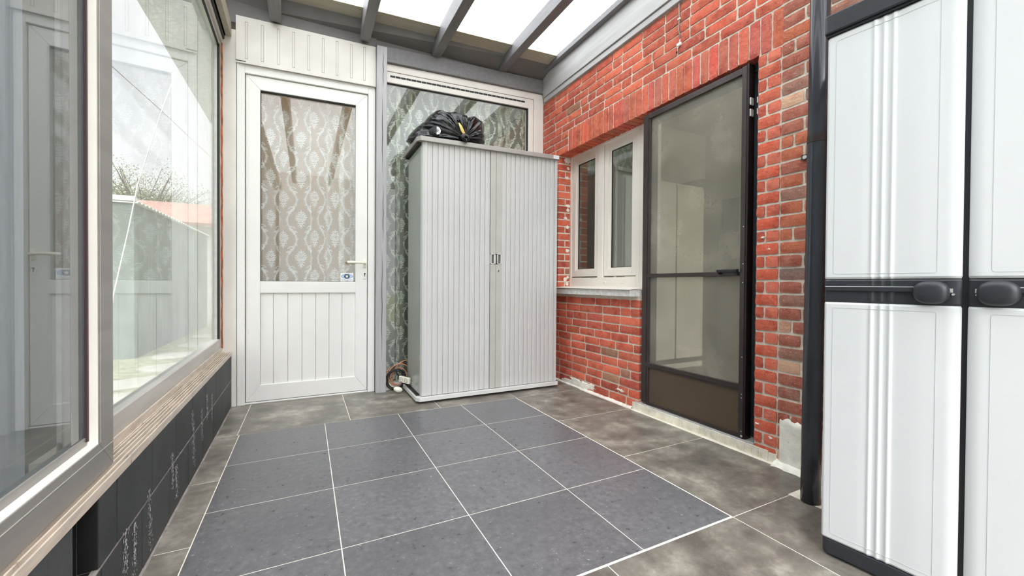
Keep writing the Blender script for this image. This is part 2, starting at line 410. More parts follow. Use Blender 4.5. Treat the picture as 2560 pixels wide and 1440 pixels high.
pp.box(.046, L + .022, .13, .70, L + .045, .81, 1)
pp.build('plank_panel', ['upvc', 'slot'], d1, warp, .002)
gk = MB(); miter(gk, .043, .703, .889, 2.280, .006, .010, .006, L + .008, L + .03)
gk.build('glazing_gasket', 'black_gap', d1, warp)
MB().box(.044, L + .026, .89, .702, L + .034, 2.279).build('glass_pane', 'far_glass', d1, warp)
hd = MB()
hd.box(.752, L - .008, 1.005, .778, L, 1.072); hd.tube([(.765, L, 1.04), (.765, L - .05, 1.04)], .009, 12)
hd.tube([(.765, L - .048, 1.04), (.75, L - .055, 1.041), (.71, L - .055, 1.043), (.66, L - .055, 1.043), (.63, L - .053, 1.043)], [.009, .0085, .009, .0115, .010], 12)
hd.build('door_handle', 'handle', d1, warp, .004, True)
lk = MB(); lk.tube([(.766, L - .006, .95), (.766, L, .95)], .017, 20)
lk.box(.7555, L - .005, .915, .7765, L, .955)
lk.build('keyhole_plate', 'upvc', d1, warp, .003)
kh = MB(); kh.tube([(.766, L - .0075, .957), (.766, L - .001, .957)], .0065, 14); kh.box(.7635, L - .0075, .936, .7685, L - .001, .957)
kh.build('keyhole', 'black_gap', d1, warp)
# sticker
sy = L + .0245
sk = MB(); sk.box(.588, sy, .894, .682, sy + .0012, .962)
st_ = tag(sk.build('alarm_sticker', 'sticker', d1, warp), 'small white sticker with a blue eye and a star')
def ell(m, cx_, cz, a, b, y, n=32, mi=0, a2=0, b2=0):
    base = len(m.v)
    for k in range(n):
        t_ = 2 * PI * k / n; m.v.append((cx_ + a * math.cos(t_), y, cz + b * math.sin(t_)))
    if a2:
        for k in range(n):
            t_ = 2 * PI * k / n; m.v.append((cx_ + a2 * math.cos(t_), y, cz + b2 * math.sin(t_)))
        for k in range(n): k2 = (k + 1) % n; m.face([base + k, base + k2, base + n + k2, base + n + k], mi)
    else: m.face([base + k for k in range(n)], mi)
e = MB(); zc = .935
ell(e, .635, zc, .0435, .0185, sy - .0003, mi=0); ell(e, .635, zc, .0435, .0185, sy - .0005, mi=3, a2=.0405, b2=.0165)
ell(e, .635, zc, .0215, .0185, sy - .0007, mi=1)
b = len(e.v)
for k in range(10):
    rr = .0145 if k % 2 == 0 else .0062; t_ = PI / 2 + k * PI / 5; e.v.append((.635 + rr * math.cos(t_), sy - .0011, zc + rr * math.sin(t_)))
e.v.append((.635, sy - .0011, zc))
for k in range(10): e.face([b + k, b + (k + 1) % 10, b + 10], 2)
e.build('eye_logo', ['sky_blue', 'navy', 'star', 'ink'], st_, warp)
def text(body, loc, size, mat, parent, rot=(PI / 2, 0, 0), name='lettering', sx=1):
    c = bpy.data.curves.new(name, 'FONT'); c.body = body; c.size = size; c.align_x = 'CENTER'; c.extrude = .0001
    c.materials.append(MT[mat]); c.align_y = 'CENTER'; o = bpy.data.objects.new(name, c); COL.objects.link(o); o.location = loc; o.rotation_euler = rot; o.scale = (sx, 1, 1)
    if parent: o.parent = parent
    return o
text('GENERAL SECURITY', (.635, sy - .0006, .9075), .0095, 'ink', st_, sx=1.0)
text('SYSTEMS', (.635, sy - .0006, .8985), .0085, 'ink', st_)
# over-door panel
op = MB()
op.hexa([(-.099, Y - .015, 2.436), (.845, Y - .015, 2.436), (.845, Y + .05, 2.436), (-.099, Y + .05, 2.436), (-.099, Y - .015, 2.765), (.845, Y - .015, 2.748), (.845, Y + .05, 2.748), (-.099, Y + .05, 2.765)])
for i, x in enumerate([-.036, .061, .161, .26, .359, .458, .556, .658, .756]):
    op.box(x - .0085, Y - .0162, 2.47, x - .0065, Y - .0145, 2.727, 1); op.box(x + .0065, Y - .0162, 2.47, x + .0085, Y - .0145, 2.727, 1)
    op.box(x - .0085, Y - .0162, 2.468, x + .0085, Y - .0145, 2.471, 1); op.box(x - .0085, Y - .0162, 2.726, x + .0085, Y - .0145, 2.729, 1)
op.box(-.08, Y - .019, 2.430, .84, Y - .012, 2.434, 1)
op.box(-.099, Y - .0165, 2.446, -.04, Y - .014, 2.452, 2)
structure(op.build('trim_3', ['white_paint', 'slotline', 'black_gap'], wf=warp, bevel=.0008), 'white slotted panel above the garden door', 'trim')

# grey post
po = MB(); po.box(.846, .60, -.002, .924, .70, 2.742)
post = structure(po.build('trim_4', 'post_wood', wf=warp, bevel=.003), 'cracked light grey wooden post between the door and the large window', 'trim')
ck = MB()
for (xa, za, zb) in ((.893, 2.70, 2.42), (.889, 2.38, 1.75), (.896, 1.65, 1.2), (.890, 1.15, .25)):
    n = 14; left = []; right = []
    for i in range(n + 1):
        t_ = i / n; w = .0022 * math.sin(PI * t_) + .0003; x = xa + .0014 * math.sin(i * 1.3 + xa * 90) + .0012 * math.sin(i * 3.1) ; z = za + (zb - za) * t_
        left.append((x - w, z)); right.append((x + w, z))
    ck.prism(left + right[::-1], 1, .5993, .602)
ck.build('wood_crack', 'black_gap', post, warp)

# large back window
w1 = empty('window_1', (1.67, Y, 0)); structure(w1, 'large white-framed window with a patterned lace curtain behind the steel cabinet', 'window')
wf = MB()
wf.box(.925, Y - .004, 2.585, 2.43, Y + .08, 2.643)
wf.box(.925, Y, 2.498, 2.262, Y + .07, 2.582)
wf.box(2.262, Y + .004, .0, 2.315, Y + .08, 2.585); wf.box(2.318, Y - .006, .0, 2.425, Y + .08, 2.60)
wf.box(.925, Y, -.02, 2.262, Y + .08, .055)
wf.build('window_frame', 'white_paint', w1, warp, .003)
vt = MB()
for i in range(29):
    x = .958 + i * (1.262 / 29); vt.box(x + .001, Y - .0015, 2.541, x + 1.262 / 29 - .002, Y + .001, 2.556)
vt.build('vent_slots', 'black_gap', w1, warp)
gk = MB(); gk.box(2.254, Y + .015, .055, 2.262, Y + .035, 2.498); gk.box(.925, Y + .015, 2.492, 2.262, Y + .035, 2.498); gk.build('glazing_gasket', 'black_gap', w1, warp)
MB().box(.925, Y + .022, .055, 2.258, Y + .030, 2.495).build('glass_pane', 'far_glass', w1, warp)

# beam over the window + boards
structure(MB().box(.846, Y - .03, 2.644, 2.46, Y + .10, 2.766).build('trim_5', 'grey_wood', wf=warp, bevel=.004), 'grey painted beam above the large window', 'trim')
bd = MB()
bd.hexa([(-.25, Y - .012, 2.70), (.85, Y - .012, 2.76), (.85, Y + .1, 2.76), (-.25, Y + .1, 2.70), (-.25, Y + .0, 2.95), (.85, Y + .0, 2.95), (.85, Y + .1, 2.95), (-.25, Y + .1, 2.95)])
bd.box(.85, Y + .004, 2.76, 2.47, Y + .1, 2.96)
structure(bd.build('trim_6', 'dark_soffit'), 'dark grey board behind the roof beams above the door panel', 'trim')
sf = MB()
sf.hexa([(-.25, Y + .02, 2.84), (2.47, Y + .02, 2.86), (2.47, Y + .04, 2.99), (-.25, Y + .04, 2.99), (-.25, .62, 2.93), (2.47, .45, 2.935), (2.47, .47, 2.955), (-.25, .64, 2.95)])
sf2 = MB().hexa([(-.25, .64, 2.928), (2.47, .46, 2.93), (2.47, .47, 2.95), (-.25, .65, 2.95), (-.25, .50, 2.932), (2.47, .30, 2.934), (2.47, .31, 2.95), (-.25, .51, 2.95)])
structure(sf.build('trim_7', 'dark_soffit'), 'dark sloping board under the back edge of the roof', 'trim')
structure(sf2.build('trim_8', 'beige_board', bevel=.003), 'strip of bare beige board along the back edge of the roof sheets', 'trim')

# ------------------------------------------------------------------ roof
structure(MB().box(-.66, -4.6, 2.952, 2.44, .52, 2.968).build('ceiling', 'poly'), 'translucent white twin-wall roof sheets', 'roof')
names = ['grey roof beam nearest the sliding window', 'second grey roof beam from the sliding window', 'third grey roof beam from the sliding window', 'grey roof beam nearest the brick wall']
for i, x in enumerate((.145, .757, 1.335, 1.958)):
    z0 = warp((x, 0, 2.765))[2]
    m = MB().box(x - .037, -4.6, z0, x + .037, Y - .03, 2.953)
    structure(m.build('trim_%d' % (9 + i), 'grey_wood', bevel=.003), names[i], 'roof beam')
# plate on the brick wall
fa = MB()
fa.box(2.402, -4.6, 2.70, 2.43, .63, 2.95, 0); fa.box(2.412, -4.6, 2.652, 2.43, .63, 2.697, 0)
fa.box(2.414, -4.6, 2.69, 2.42, .63, 2.71, 1)
structure(fa.build('trim_13', ['fascia', 'black_gap'], bevel=.002), 'weathered grey fascia board along the top of the brick wall', 'trim')
structure(MB().box(2.355, -4.6, 2.905, 2.402, .62, 2.95).build('trim_14', 'grey_wood', bevel=.003), 'thin grey batten on top of the fascia board', 'trim')
# overhang
ov = MB(); ov.box(-.66, -.45, 2.75, -.24, 3.1, 2.765)
structure(ov.build('trim_15', 'mottled'), 'mottled grey roof overhang outside the sliding window', 'roof overhang')
structure(MB().box(-.30, -4.6, 2.70, -.20, .66, 2.955).build('trim_16', 'dark_soffit'), 'dark wall plate above the sliding window', 'trim')

# ------------------------------------------------------------------ left wall: blocks
bl = MB(); bw = .287
def blocks(z0, z1, joints, hole=None):
    for a, b in zip(joints, joints[1:]):
        tn = random.uniform(.045, .075)
        if hole and a >= hole[0] - .001 and b <= hole[1] + .001: continue
        bl.box(-.145, a + .003, z0 + .003, -.125 - random.uniform(0, .0015), b - .003, z1 - .003, 0, (tn, tn * 1.06, tn * 1.08))
up = [-4.7 + bw * k - .0 for k in range(0)]
upj = sorted([.05 - bw * k for k in range(1, 5)] + [.05, .335, .66, -1.385, -1.495, -1.62, -1.91, -2.2, -2.49, -2.78, -3.07, -3.36, -3.65, -3.94, -4.3])
upj = sorted(set(round(q, 3) for q in upj if not (-1.384 < q < -1.05)) | {-1.098})
loj = sorted([.66, .55, .26] + [-.03 - .29 * k for k in range(0, 15)])
blocks(.192, .372, upj, (-1.62, -1.495)); blocks(.0, .19, loj)
bl.box(-.30, -4.5, -.02, -.136, .66, .19, 1); bl.box(-.30, -4.5, .19, -.136, -1.62, .372, 1); bl.box(-.30, -1.495, .19, -.136, .66, .372, 1); bl.box(-.30, -1.62, .19, -.165, -1.495, .372, 2); bl.box(-.165, -1.4955, .192, -.128, -1.493, .368, 2); bl.box(-.165, -1.622, .192, -.128, -1.6195, .368, 2); bl.box(-.165, -1.62, .1895, -.128, -1.495, .1915, 2)  # missing-block hole lined in black, its shade put into the colour
bl.box(-.14, -4.5, .1885, -.1258, .655, .1940, 1)
wl = structure(bl.build('wall_left', ['block', 'block_joint', 'black_gap'], wf=lwarp, bevel=.003, tone=True), 'low wall of black painted concrete blocks under the sliding window', 'wall')
ch = MB()
for (y0, zt, zb) in ((-.33, .26, .10), (-.20, .30, .17), (-.52, .31, .05), (-.50, .25, .04), (-.80, .17, .03), (-.86, .24, .1), (-1.12, .22, .02), (-1.26, .18, .03), (-1.33, .2, .07), (-.08, .27, .12)):
    for k in range(110):
        t_ = random.random() ** .8; z = zb + (zt - zb) * t_; y = y0 + random.gauss(0, .010) + .02 * t_ * math.sin(y0 * 40)
        a = random.uniform(.001, .0034); hgt = random.uniform(.0015, .007)
        q = [(y + a * math.cos(w) * random.uniform(.5, 1), z + hgt * math.sin(w) * random.uniform(.5, 1)) for w in np.linspace(0, 2 * PI, 8)[:-1]]
        b = len(ch.v); ch.v += [(-.1243, p_[0], p_[1]) for p_ in q]; ch.face([b + i for i in range(7)], 0)
ch.build('salt_stain', 'chalk', wl, lwarp)
MB().box(-.1405, -4.5, -.001, -.118, .65, .004).build('base_joint', 'block_joint', wl, lwarp, .001)

# sill / sliding track
sl = MB()
sl.box(-.30, -4.5, .368, -.126, .645, .384)
sl.box(-.128, -4.5, .366, -.124, .645, .392)
for x in (-.136, -.149, -.161, -.173):
    sl.box(x - .0018, -4.5, .384, x + .0018, .645, .395 if x > -.14 else .396)

sl.box(-.30, -4.5, .384, -.178, .645, .397); sl.box(-.30, -1.36, .397, -.180, .645, .426)
structure(sl.build('trim_17', 'alu_track', wf=lwarp, bevel=.0012), 'dirty ribbed aluminium sliding track under the window', 'window track')

# far sliding pane
w2 = empty('window_2', (-.2, -.4, .43)); structure(w2, 'large fixed aluminium-framed pane with the garden and shed behind it', 'window')
g = MB()
g.box(-.228, .602, .426, -.188, .648, 2.54); g.box(-.228, -1.42, .426, -.184, .648, .492); g.box(-.228, -1.42, 2.505, -.19, .648, 2.54)
g.box(-.228, -1.42, .426, -.19, -1.375, 2.54)
g.build('window_frame', 'alu', w2, lwarp, .004)
g = MB(); g.box(-.2, .596, .49, -.186, .602, 2.51); g.box(-.2, -1.37, 2.498, -.188, .6, 2.505); g.build('glazing_gasket', 'black_gap', w2, lwarp)
MB().box(-.214, -1.376, .49, -.208, .60, 2.506).build('glass_pane', 'pane_glass', w2, lwarp)
g = MB()
for a, b, c, d, mi in ((-.205, -.175, 2.54, 2.60, 0), (-.19, -.165, 2.57, 2.60, 1), (-.205, -.155, 2.60, 2.64, 0), (-.2, -.125, 2.64, 2.70, 2), (-.18, -.125, 2.60, 2.645, 2)):
    g.box(a, -4.5, c, b, .648, d, mi)
structure(g.build('trim_18', ['alu', 'black_gap', 'beige_board'], wf=lwarp, bevel=.003), 'beige and aluminium head rail above the sliding window', 'trim')

# near sliding panel
w3 = empty('window_3', (-.16, -2.3, .40)); structure(w3, 'sliding aluminium-framed pane nearest the camera, dark behind and full of reflections', 'window')
g = MB()
ya, yb = -1.351, -4.2
ws = .088; fx = -.143; bxk = -.163
m_ = MB(); miter(m_, yb, ya, .397, 2.56, ws, .09, .082, -.21, fx)
g.v = [(v[1], v[0], v[2]) for v in m_.v]; g.f = m_.f; g.mi = m_.mi; g.tone = m_.tone
g.build('window_frame', 'alu_dark', w3, lwarp, .0015)
g = MB()
g.box(bxk - .002, ya - ws - .001, .477, fx - .002, ya - ws + .0005, 2.47)
g.box(bxk - .002, yb + ws, .4788, fx - .0015, ya - ws, .4802)
g.build('frame_reveal', 'reveal', w3, lwarp)  # thin pale skins paint the lit ledge and inner side of the frame
g = MB(); g.box(bxk - .006, yb + ws, .478, bxk - .002, ya - ws, .500)
g.build('glazing_bead', 'alu_dark', w3, lwarp, .001)
g = MB(); g.box(bxk - .004, ya - ws - .009, .49, bxk + .002, ya - ws - .002, 2.47); g.build('glazing_gasket', 'gasket', w3, lwarp)
MB().box(bxk - .012, yb + .09, .478, bxk - .006, ya - ws - .002, 2.48).build('glass_pane', 'win_glass', w3, lwarp)
g = MB(); g.box(fx, yb, .457, fx + .0012, ya, .4585); g.box(fx, ya - ws + .008, .48, fx + .0008, ya - ws + .009, 2.5); g.build('frame_line', 'alu', w3, lwarp)

# ------------------------------------------------------------------ brick wall
BX = 2.43
wall = MB()
def slab(y0, y1, z0, z1, x0=BX + .0055, x1=BX + .16): wall.box(x0, y0, z0, x1, y1, z1)
slab(.392, .95, -.02, 2.75); slab(-.648, .392, -.02, .80); slab(-1.483, .392, 2.079, 2.75); slab(-4.6, -1.483, -.02, 2.75)
WR = structure(wall.build('wall_right', 'mortar'), 'old red brick wall with pale mortar joints', 'wall')
br = MB()
def brick(y0, y1, z0, z1, x0=BX, depth=.03, tone=(.3, .08, .05), jag=.0011):
    ny = max(3, int((y1 - y0) / .018)); nz_ = max(3, int((z1 - z0) / .018))
    b = len(br.v); off = random.uniform(-.003, .0012); tl_ = random.uniform(-.002, .002)
    for j in range(nz_ + 1):
        for i in range(ny + 1):
            s_ = i / ny; t_ = j / nz_
            edge = (i in (0, ny)) or (j in (0, nz_)); corner = (i in (0, ny)) and (j in (0, nz_))
            y = y0 + (y1 - y0) * s_; z = z0 + (z1 - z0) * t_ + tl_ * (s_ - .5)
            x = x0 + off + random.uniform(-.0009, .0009)
            if edge:
                x += .0016 + random.uniform(0, .0014)
                y += random.uniform(-jag, jag); z += random.uniform(-jag, jag)
                if corner: y += (.0014 if i == 0 else -.0014); z += (.0012 if j == 0 else -.0012); x += .0006
            br.v.append((x, y, z))
    W = ny + 1
    for j in range(nz_):
        for i in range(ny): br.face([b + j * W + i, b + (j + 1) * W + i, b + (j + 1) * W + i + 1, b + j * W + i + 1], 0, tone)
    ring = [b + i for i in range(ny + 1)] + [b + j * W + ny for j in range(1, nz_ + 1)] + [b + nz_ * W + i for i in range(ny - 1, -1, -1)] + [b + j * W for j in range(nz_ - 1, 0, -1)]
    c = len(br.v)
    for k in ring:
        v = br.v[k]; br.v.append((x0 + depth, v[1], v[2]))
    n = len(ring)
    for k in range(n): k2 = (k + 1) % n; br.face([ring[k], ring[k2], c + k2, c + k], 0, tone)
    br.face([c + k for k in range(n)][::-1], 0, tone)
def tone_red():
    k = random.random()
    base = (204, 92, 68) if k < .5 else ((218, 106, 78) if k < .78 else ((184, 78, 62) if k < .95 else (160, 122, 98)))
    q = random.uniform(.9, 1.1); return srgb(tuple(min(255, c * q) for c in base))
def tone_dark():
    k = random.random()
    base = (158, 92, 76) if k < .4 else ((190, 104, 72) if k < .65 else ((146, 112, 98) if k < .85 else ((112, 104, 98) if k < .93 else (212, 178, 148))))
    return srgb(base)
P_ = .0645; J = .0116
for k in range(41):
    z0 = k * P_ + J * .5 + .006; z1 = (k + 1) * P_ - J * .5 + .006
    if z0 > 2.655: break
    spans = []
    soldier = 32 <= k <= 34
    if z1 < .80: spans = [(-.655, .95)]
    elif z1 < 2.072: spans = [(.40, .95)]
    elif soldier: spans = [(.245, .95)]
    else: spans = [(-1.6, .95)]
    for (a, b_) in spans:
        L_ = .20 + random.uniform(-.003, .003)
        y = b_ - (.0 if k % 2 == 0 else L_ * (.5 + random.uniform(-.05, .05)))
        if k % 2: 
            brick(y + J / 2, b_, z0, z1, tone=tone_red())
        while y > a + .02:
            ln = random.choice([.2, .2, .2, .2, .19, .205, .105])
            yn = max(a, y - ln)
            if yn - a < .045: yn = a
            edge = (abs(yn - a) < 1e-6)
            zz = max(z0, .0)
            dep = .145 if (edge or (y < .62 and z1 < 2.1)) and k < 36 and edge else .03
            brick(yn + (J / 2 if not edge else 0), y - J / 2, zz, z1, depth=dep, tone=tone_red())
            y = yn
    # pier right of the door
    if z1 < 2.072 or soldier or True:
        if k < 32:
            if k % 2 == 0: brick(-1.592, -1.483, z0, z1, depth=.14, tone=srgb((212 + random.uniform(-12, 12), 94, 68)))
            else:
                brick(-1.522, -1.483, z0, z1, depth=.14, tone=srgb((196, 84, 64))); brick(-1.596, -1.533, z0, z1, depth=.03, tone=srgb((220, 112, 88)))
        y = -1.600 if k % 2 else -1.600
        first = .105 if k % 2 else .15
        while y > -4.5:
            yn = y - (first or random.choice([.2, .2, .1])); first = None
            if k % 7 == 3 and y == -1.600: yn = y - .06
            brick(yn + J / 2, y - (.001 if y == -1.600 else J / 2), z0, z1, tone=tone_dark()); y = yn
# soldier course
y = .235; n = 0
while y > -1.59:
    w = .0595 + random.uniform(-.004, .004)
    brick(y - w + .0045, y - .0045, 2.072, 2.258, depth=.14, tone=srgb(tuple(c * random.uniform(.92, 1.1) for c in ((208, 98, 70) if y > -.3 else (198, 94, 76)))), jag=.001); y -= w
# reveal bricks at the left of the small window (their faces look at the camera)
br.build('brickwork', 'brick', WR, smooth=False, tone=True)
rv = MB()
for k in range(13, 32):
    z0 = k * P_ + J * .5 + .006; z1 = (k + 1) * P_ - J * .5 + .006
    tn = tone_red()
    if k % 2: rv.box(BX + .002, .389, z0, BX + .075, .41, z1, 0, tn); rv.box(BX + .084, .391, z0, BX + .14, .41, z1, 0, tone_red())
    else: rv.box(BX + .001, .3885, z0, BX + .135, .41, z1, 0, tn)
rv.build('reveal_bricks', 'brick', WR, bevel=.003, tone=True)
def blob(m, cy, cz, ry_, rz_, x, thick, n=26, ax=0, jag=.3, mi=0):
    """an irregular patch of plaster lying on a wall"""
    b = len(m.v); ph = [random.uniform(1 - jag, 1 + jag * .6) for _ in range(n)]
    for rr, xx in ((1, x + .004), (.8, x - thick), (.35, x - thick * 1.2)):
        for k in range(n):
            a = 2 * PI * k / n; p = (cy + ry_ * ph[k] * rr * math.cos(a), max(0, cz + rz_ * ph[k] * rr * math.sin(a)))
            m.v.append((xx + random.uniform(-.001, .001), p[0], p[1]) if ax == 0 else (p[0], xx, p[1]))
    m.v.append((x - thick * 1.3, cy, max(0, cz)) if ax == 0 else (cy, x - thick * 1.3, cz))
    for q in range(2):
        for k in range(n): k2 = (k + 1) % n; m.face([b + q * n + k, b + q * n + k2, b + (q + 1) * n + k2, b + (q + 1) * n + k], mi)
    for k in range(n): m.face([b + 2 * n + k, b + 2 * n + (k + 1) % n, b + 3 * n], mi)
pl = MB()
blob(pl, .02, .035, .20, .035, BX, .005, 40, jag=.45); blob(pl, -.12, .05, .06, .02, BX, .004, 30, jag=.5); blob(pl, -.47, .10, .05, .012, BX, .003, 24, jag=.6); blob(pl, .20, .02, .12, .03, BX, .004, 30)
for z in (2.035, 1.97, 1.88, 1.62, 1.58, 1.50, 1.42, 1.2, .93, .89, .95): blob(pl, BX + .105 + random.uniform(-.02, .01), z, random.uniform(.016, .028), random.uniform(.014, .026), .387, .0012, 14, ax=1, jag=.22)
blob(pl, BX + .10, 2.045, .042, .026, .387, .002, 14, ax=1, jag=.12)
for y_, z_ in ((-1.515, 1.13), (-1.55, 1.07), (-1.50, .17), (-1.57, .12)): blob(pl, y_, z_, .012, .006, BX - .001, .001, 14, jag=.6)
pl.build('plaster_patch', 'plaster', WR)
wb = MB(); nY, nZ = 14, 16; b = len(wb.v)
for j in range(nZ + 1):
    for i in range(nY + 1):
        wb.v.append((BX - .006 - .008 * math.sin(PI * i / nY) * random.uniform(.85, 1.1) + (.012 if j == nZ else 0), -1.615 - .19 * i / nY, .235 * j / nZ + (random.uniform(-.008, .006) if j == nZ else 0)))
for j in range(nZ):
    for i in range(nY): wb.face([b + j * (nY + 1) + i, b + (j + 1) * (nY + 1) + i, b + (j + 1) * (nY + 1) + i + 1, b + j * (nY + 1) + i + 1])
c = [b + j * (nY + 1) for j in range(nZ + 1)]
n0 = len(wb.v)
for k in c: v = wb.v[k]; wb.v.append((BX + .01, v[1] + .002, v[2]))
for j in range(nZ): wb.face([c[j], n0 + j, n0 + j + 1, c[j + 1]])
wb.build('whitewashed_stone', 'plaster', WR, smooth=True)
# mortar fillet along the foot of the wall
ft = MB()
def fillet(ya, yb, hh, ww, n):
    b = len(ft.v)
    for i in range(n + 1):
        y = ya + (yb - ya) * i / n; k = random.uniform(.75, 1.1)
        ft.v += [(BX + .01, y, hh * k), (BX - ww * .4 * k, y, hh * .7 * k), (BX - ww * k, y, .001), (BX + .01, y, .0005)]
    for i in range(n):
        for q in range(3): ft.face([b + i * 4 + q, b + i * 4 + q + 1, b + i * 4 + 5 + q, b + i * 4 + 4 + q])
fillet(.65, -.60, .014, .02, 70); fillet(-1.60, -1.82, .028, .05, 10)
structure(ft.build('baseboard_right', 'plaster'), 'crumbling pale mortar fillet along the foot of the brick wall', 'baseboard')

# ---------------------------------------------------------------- threshold
th = MB()
n = 40
for i in range(n):
    y0 = -.60 - 1.01 * i / n; y1 = -.60 - 1.01 * (i + 1) / n
    jj = .0012 * math.sin(i * 2.3)
    if i < n * .93: th.box(BX - .004 + jj, y1, 0, BX + .18, y0, .050 + .0005 * (i % 3))
for i in range(120):
    y0 = -.68 - .86 * i / 120; th.box(BX - .0075, y0 - .0022, .006, BX, y0, .034 + .004 * math.sin(i * .3))
th.box(BX - .0015, -1.482, .050, BX + .18, -.622, .0605, 1)
th.box(BX - .001, -1.60, .0, BX + .05, -1.48, .045)
structure(th.build('trim_19', ['threshold', 'thr_metal'], bevel=.0012), 'worn pale stone threshold with a metal strip under the brown screen door', 'threshold')

# ---------------------------------------------------------------- screen door
d2 = empty('door_2', (2.45, -1.05, .065)); structure(d2, 'dark brown aluminium screen door with insect mesh and a brown kick panel', 'door')
T0, T1 = BX + .002, BX + .034
yl, yr_ = -.678, -1.420
g = MB()
g.box(T0, yl - .042, .07, T1, yl, 2.048); g.box(T0, yr_, .062, T1, yr_ + .026, 2.055)
g.box(T0, yr_ + .026, 2.018, T1, yl - .042, 2.052); g.box(T0, yr_ + .026, .935, T1, yl - .042, .960)
g.box(T0, yr_ + .026, .318, T1, yl - .042, .350); g.box(T0, yr_ + .026, .066, T1, yl - .042, .08)
g.box(T0 + .004, yl - .06, .08, T1 - .006, yl - .042, 2.02); g.box(T0 - .003, yr_ + .026, .328, T0, yl - .042, .334)
g.build('door_frame', 'brown', d2, None, .0025)
g = MB(); g.box(T0 + .002, yr_ - .012, .062, T1 + .02, yr_, 2.062); g.box(T0 + .012, yr_ + .026, .96, T0 + .02, yr_ + .032, 2.018)
g.build('closing_edge', 'brown_edge', d2, None, .002)
MB().box(T0 + .012, yr_ + .02, .08, T0 + .016, yl - .04, .32).build('kick_panel', 'kick', d2)
MB().box(T0 + .016, yr_ + .02, .35, T0 + .018, yl - .04, .935).build('mesh_panel', 'mesh', d2)
MB().box(T0 + .016, yr_ + .02, .96, T0 + .018, yl - .04, 2.018).build('mesh_panel', 'mesh', d2)
g = MB(); g.box(T0 - .026, yr_ + .03, .956, T0 - .010, yr_ + .150, .972); g.box(T0 - .014, yr_ + .032, .940, T0, yr_ + .05, .974); g.box(T0 - .014, yr_ + .135, .946, T0, yr_ + .148, .970)
g.build('door_handle', 'plastic_dark', d2, None, .003)
g = MB()
for z in (1.86, 1.80): g.box(T0 + .006, yr_ - .020, z - .02, T1 + .002, yr_ - .012, z + .02); g.box(T0 + .02, -1.480, z - .018, T1 + .016, -1.462, z + .015)
g.build('hinge', 'metal_fix', d2, None, .003)
g = MB()
for z in (.10, .28, .30, .5, .9, 1.0, 1.2): g.tube([(T0 - .0012, yr_ + .008, z), (T0 + .001, yr_ + .008, z)], .0028, 10)
g.tube([(T0 - .002, yr_ + .006, .075), (T0 + .004, yr_ + .006, .075)], .006, 10)
g.build('screw', 'metal_fix', d2)
# inner frame of the doorway
g = MB()
g.box(BX + .06, -1.483, .06, BX + .16, -1.455, 2.06); g.box(BX + .055, -1.456, .06, BX + .065, -1.448, 2.06); g.box(BX + .06, -1.46, 2.03, BX + .16, -.65, 2.072)
g.box(BX + .05, -.69, .06, BX + .13, -.65, 2.06)
g.box(BX + .085, -1.456, .06, BX + .15, -1.385, 2.04)
g.box(BX + .012, -1.4835, .06, BX + .03, -1.474, 2.06)
structure(g.build('trim_20', 'darkframe', bevel=.002), 'dark slate door lining inside the screen doorway', 'trim')

# ---------------------------------------------------------------- small window in the brick wall
w4 = empty('window_4', (2.6, -.07, .87)); structure(w4, 'cream two-sash window set into the brick wall', 'window')
WX = 2.565
g = MB()
def frame(m, y0, y1, z0, z1, w, x0, x1, wt=None, wb_=None):
    wt = wt or w; wb_ = wb_ or w
    m.box(x0, y0, z0, x1, y0 + w, z1); m.box(x0, y1 - w, z0, x1, y1, z1); m.box(x0, y0 + w, z0, x1, y1 - w, z0 + wb_); m.box(x0, y0 + w, z1 - wt, x1, y1 - w, z1)
frame(g, -.511, .405, .866, 2.085, .036, WX, WX + .07, .03, .078)
g.box(WX, -.648, .866, WX + .07, -.5112, 2.085); g.box(WX - .003, -.09, .94, WX + .06, -.020, 2.06)
g.build('window_frame', 'upvc_cream', w4, None, .004)
for nm, (a, b_) in (('sash', (-.016, .366)), ('sash', (-.472, -.094))):
    g = MB(); frame(g, a, b_, .955, 2.058, .05, WX + .010, WX + .055, .055, .052); g.box(WX + .016, a - .003, .951, WX + .05, b_ + .003, .954, 1); g.box(WX + .016, a - .003, 2.0585, WX + .05, b_ + .003, 2.062, 1); g.box(WX + .012, a - .0035, .952, WX + .05, a - .0005, 2.06, 1); g.box(WX + .012, b_ + .0005, .952, WX + .05, b_ + .0035, 2.06, 1)  # dark strips round the sash paint the shadow line against the frame
    frame(g, a + .05, b_ - .05, 1.005, 2.005, .018, WX + .024, WX + .05)
    s_ = g.build('sash', ['upvc_cream', 'dark_recess'], w4, None, .003)
    g = MB(); frame(g, a + .068, b_ - .068, 1.022, 1.988, .005, WX + .030, WX + .04); g.build('glazing_gasket', 'black_gap', s_)
    MB().box(WX + .034, a + .066, 1.02, WX + .039, b_ - .066, 1.99).build('glass_pane', 'brick_glass', s_)
g = MB()
for y_ in (-.115, -.33): g.box(WX - .006, y_ - .017, .898, WX, y_ + .017, .912)
g.build('drain_cap', 'handle', w4, None, .003)
g = MB(); g.hexa([(2.335, -.655, .846), (2.335, .40, .852), (2.335, .40, .852), (2.335, -.655, .846)] and [(2.345, -.645, .848), (2.57, -.645, .864), (2.57, .398, .866), (2.345, .398, .852), (2.345, -.645, .852), (2.57, -.645, .868), (2.57, .398, .870), (2.345, .398, .856)])
g.build('sill_cover', 'upvc_cream', w4, None, .001)
structure(MB().box(2.362, -.638, .800, 2.60, .385, .848).build('trim_21', 'stone', bevel=.003), 'grey concrete sill under the small brick-wall window', 'window sill')

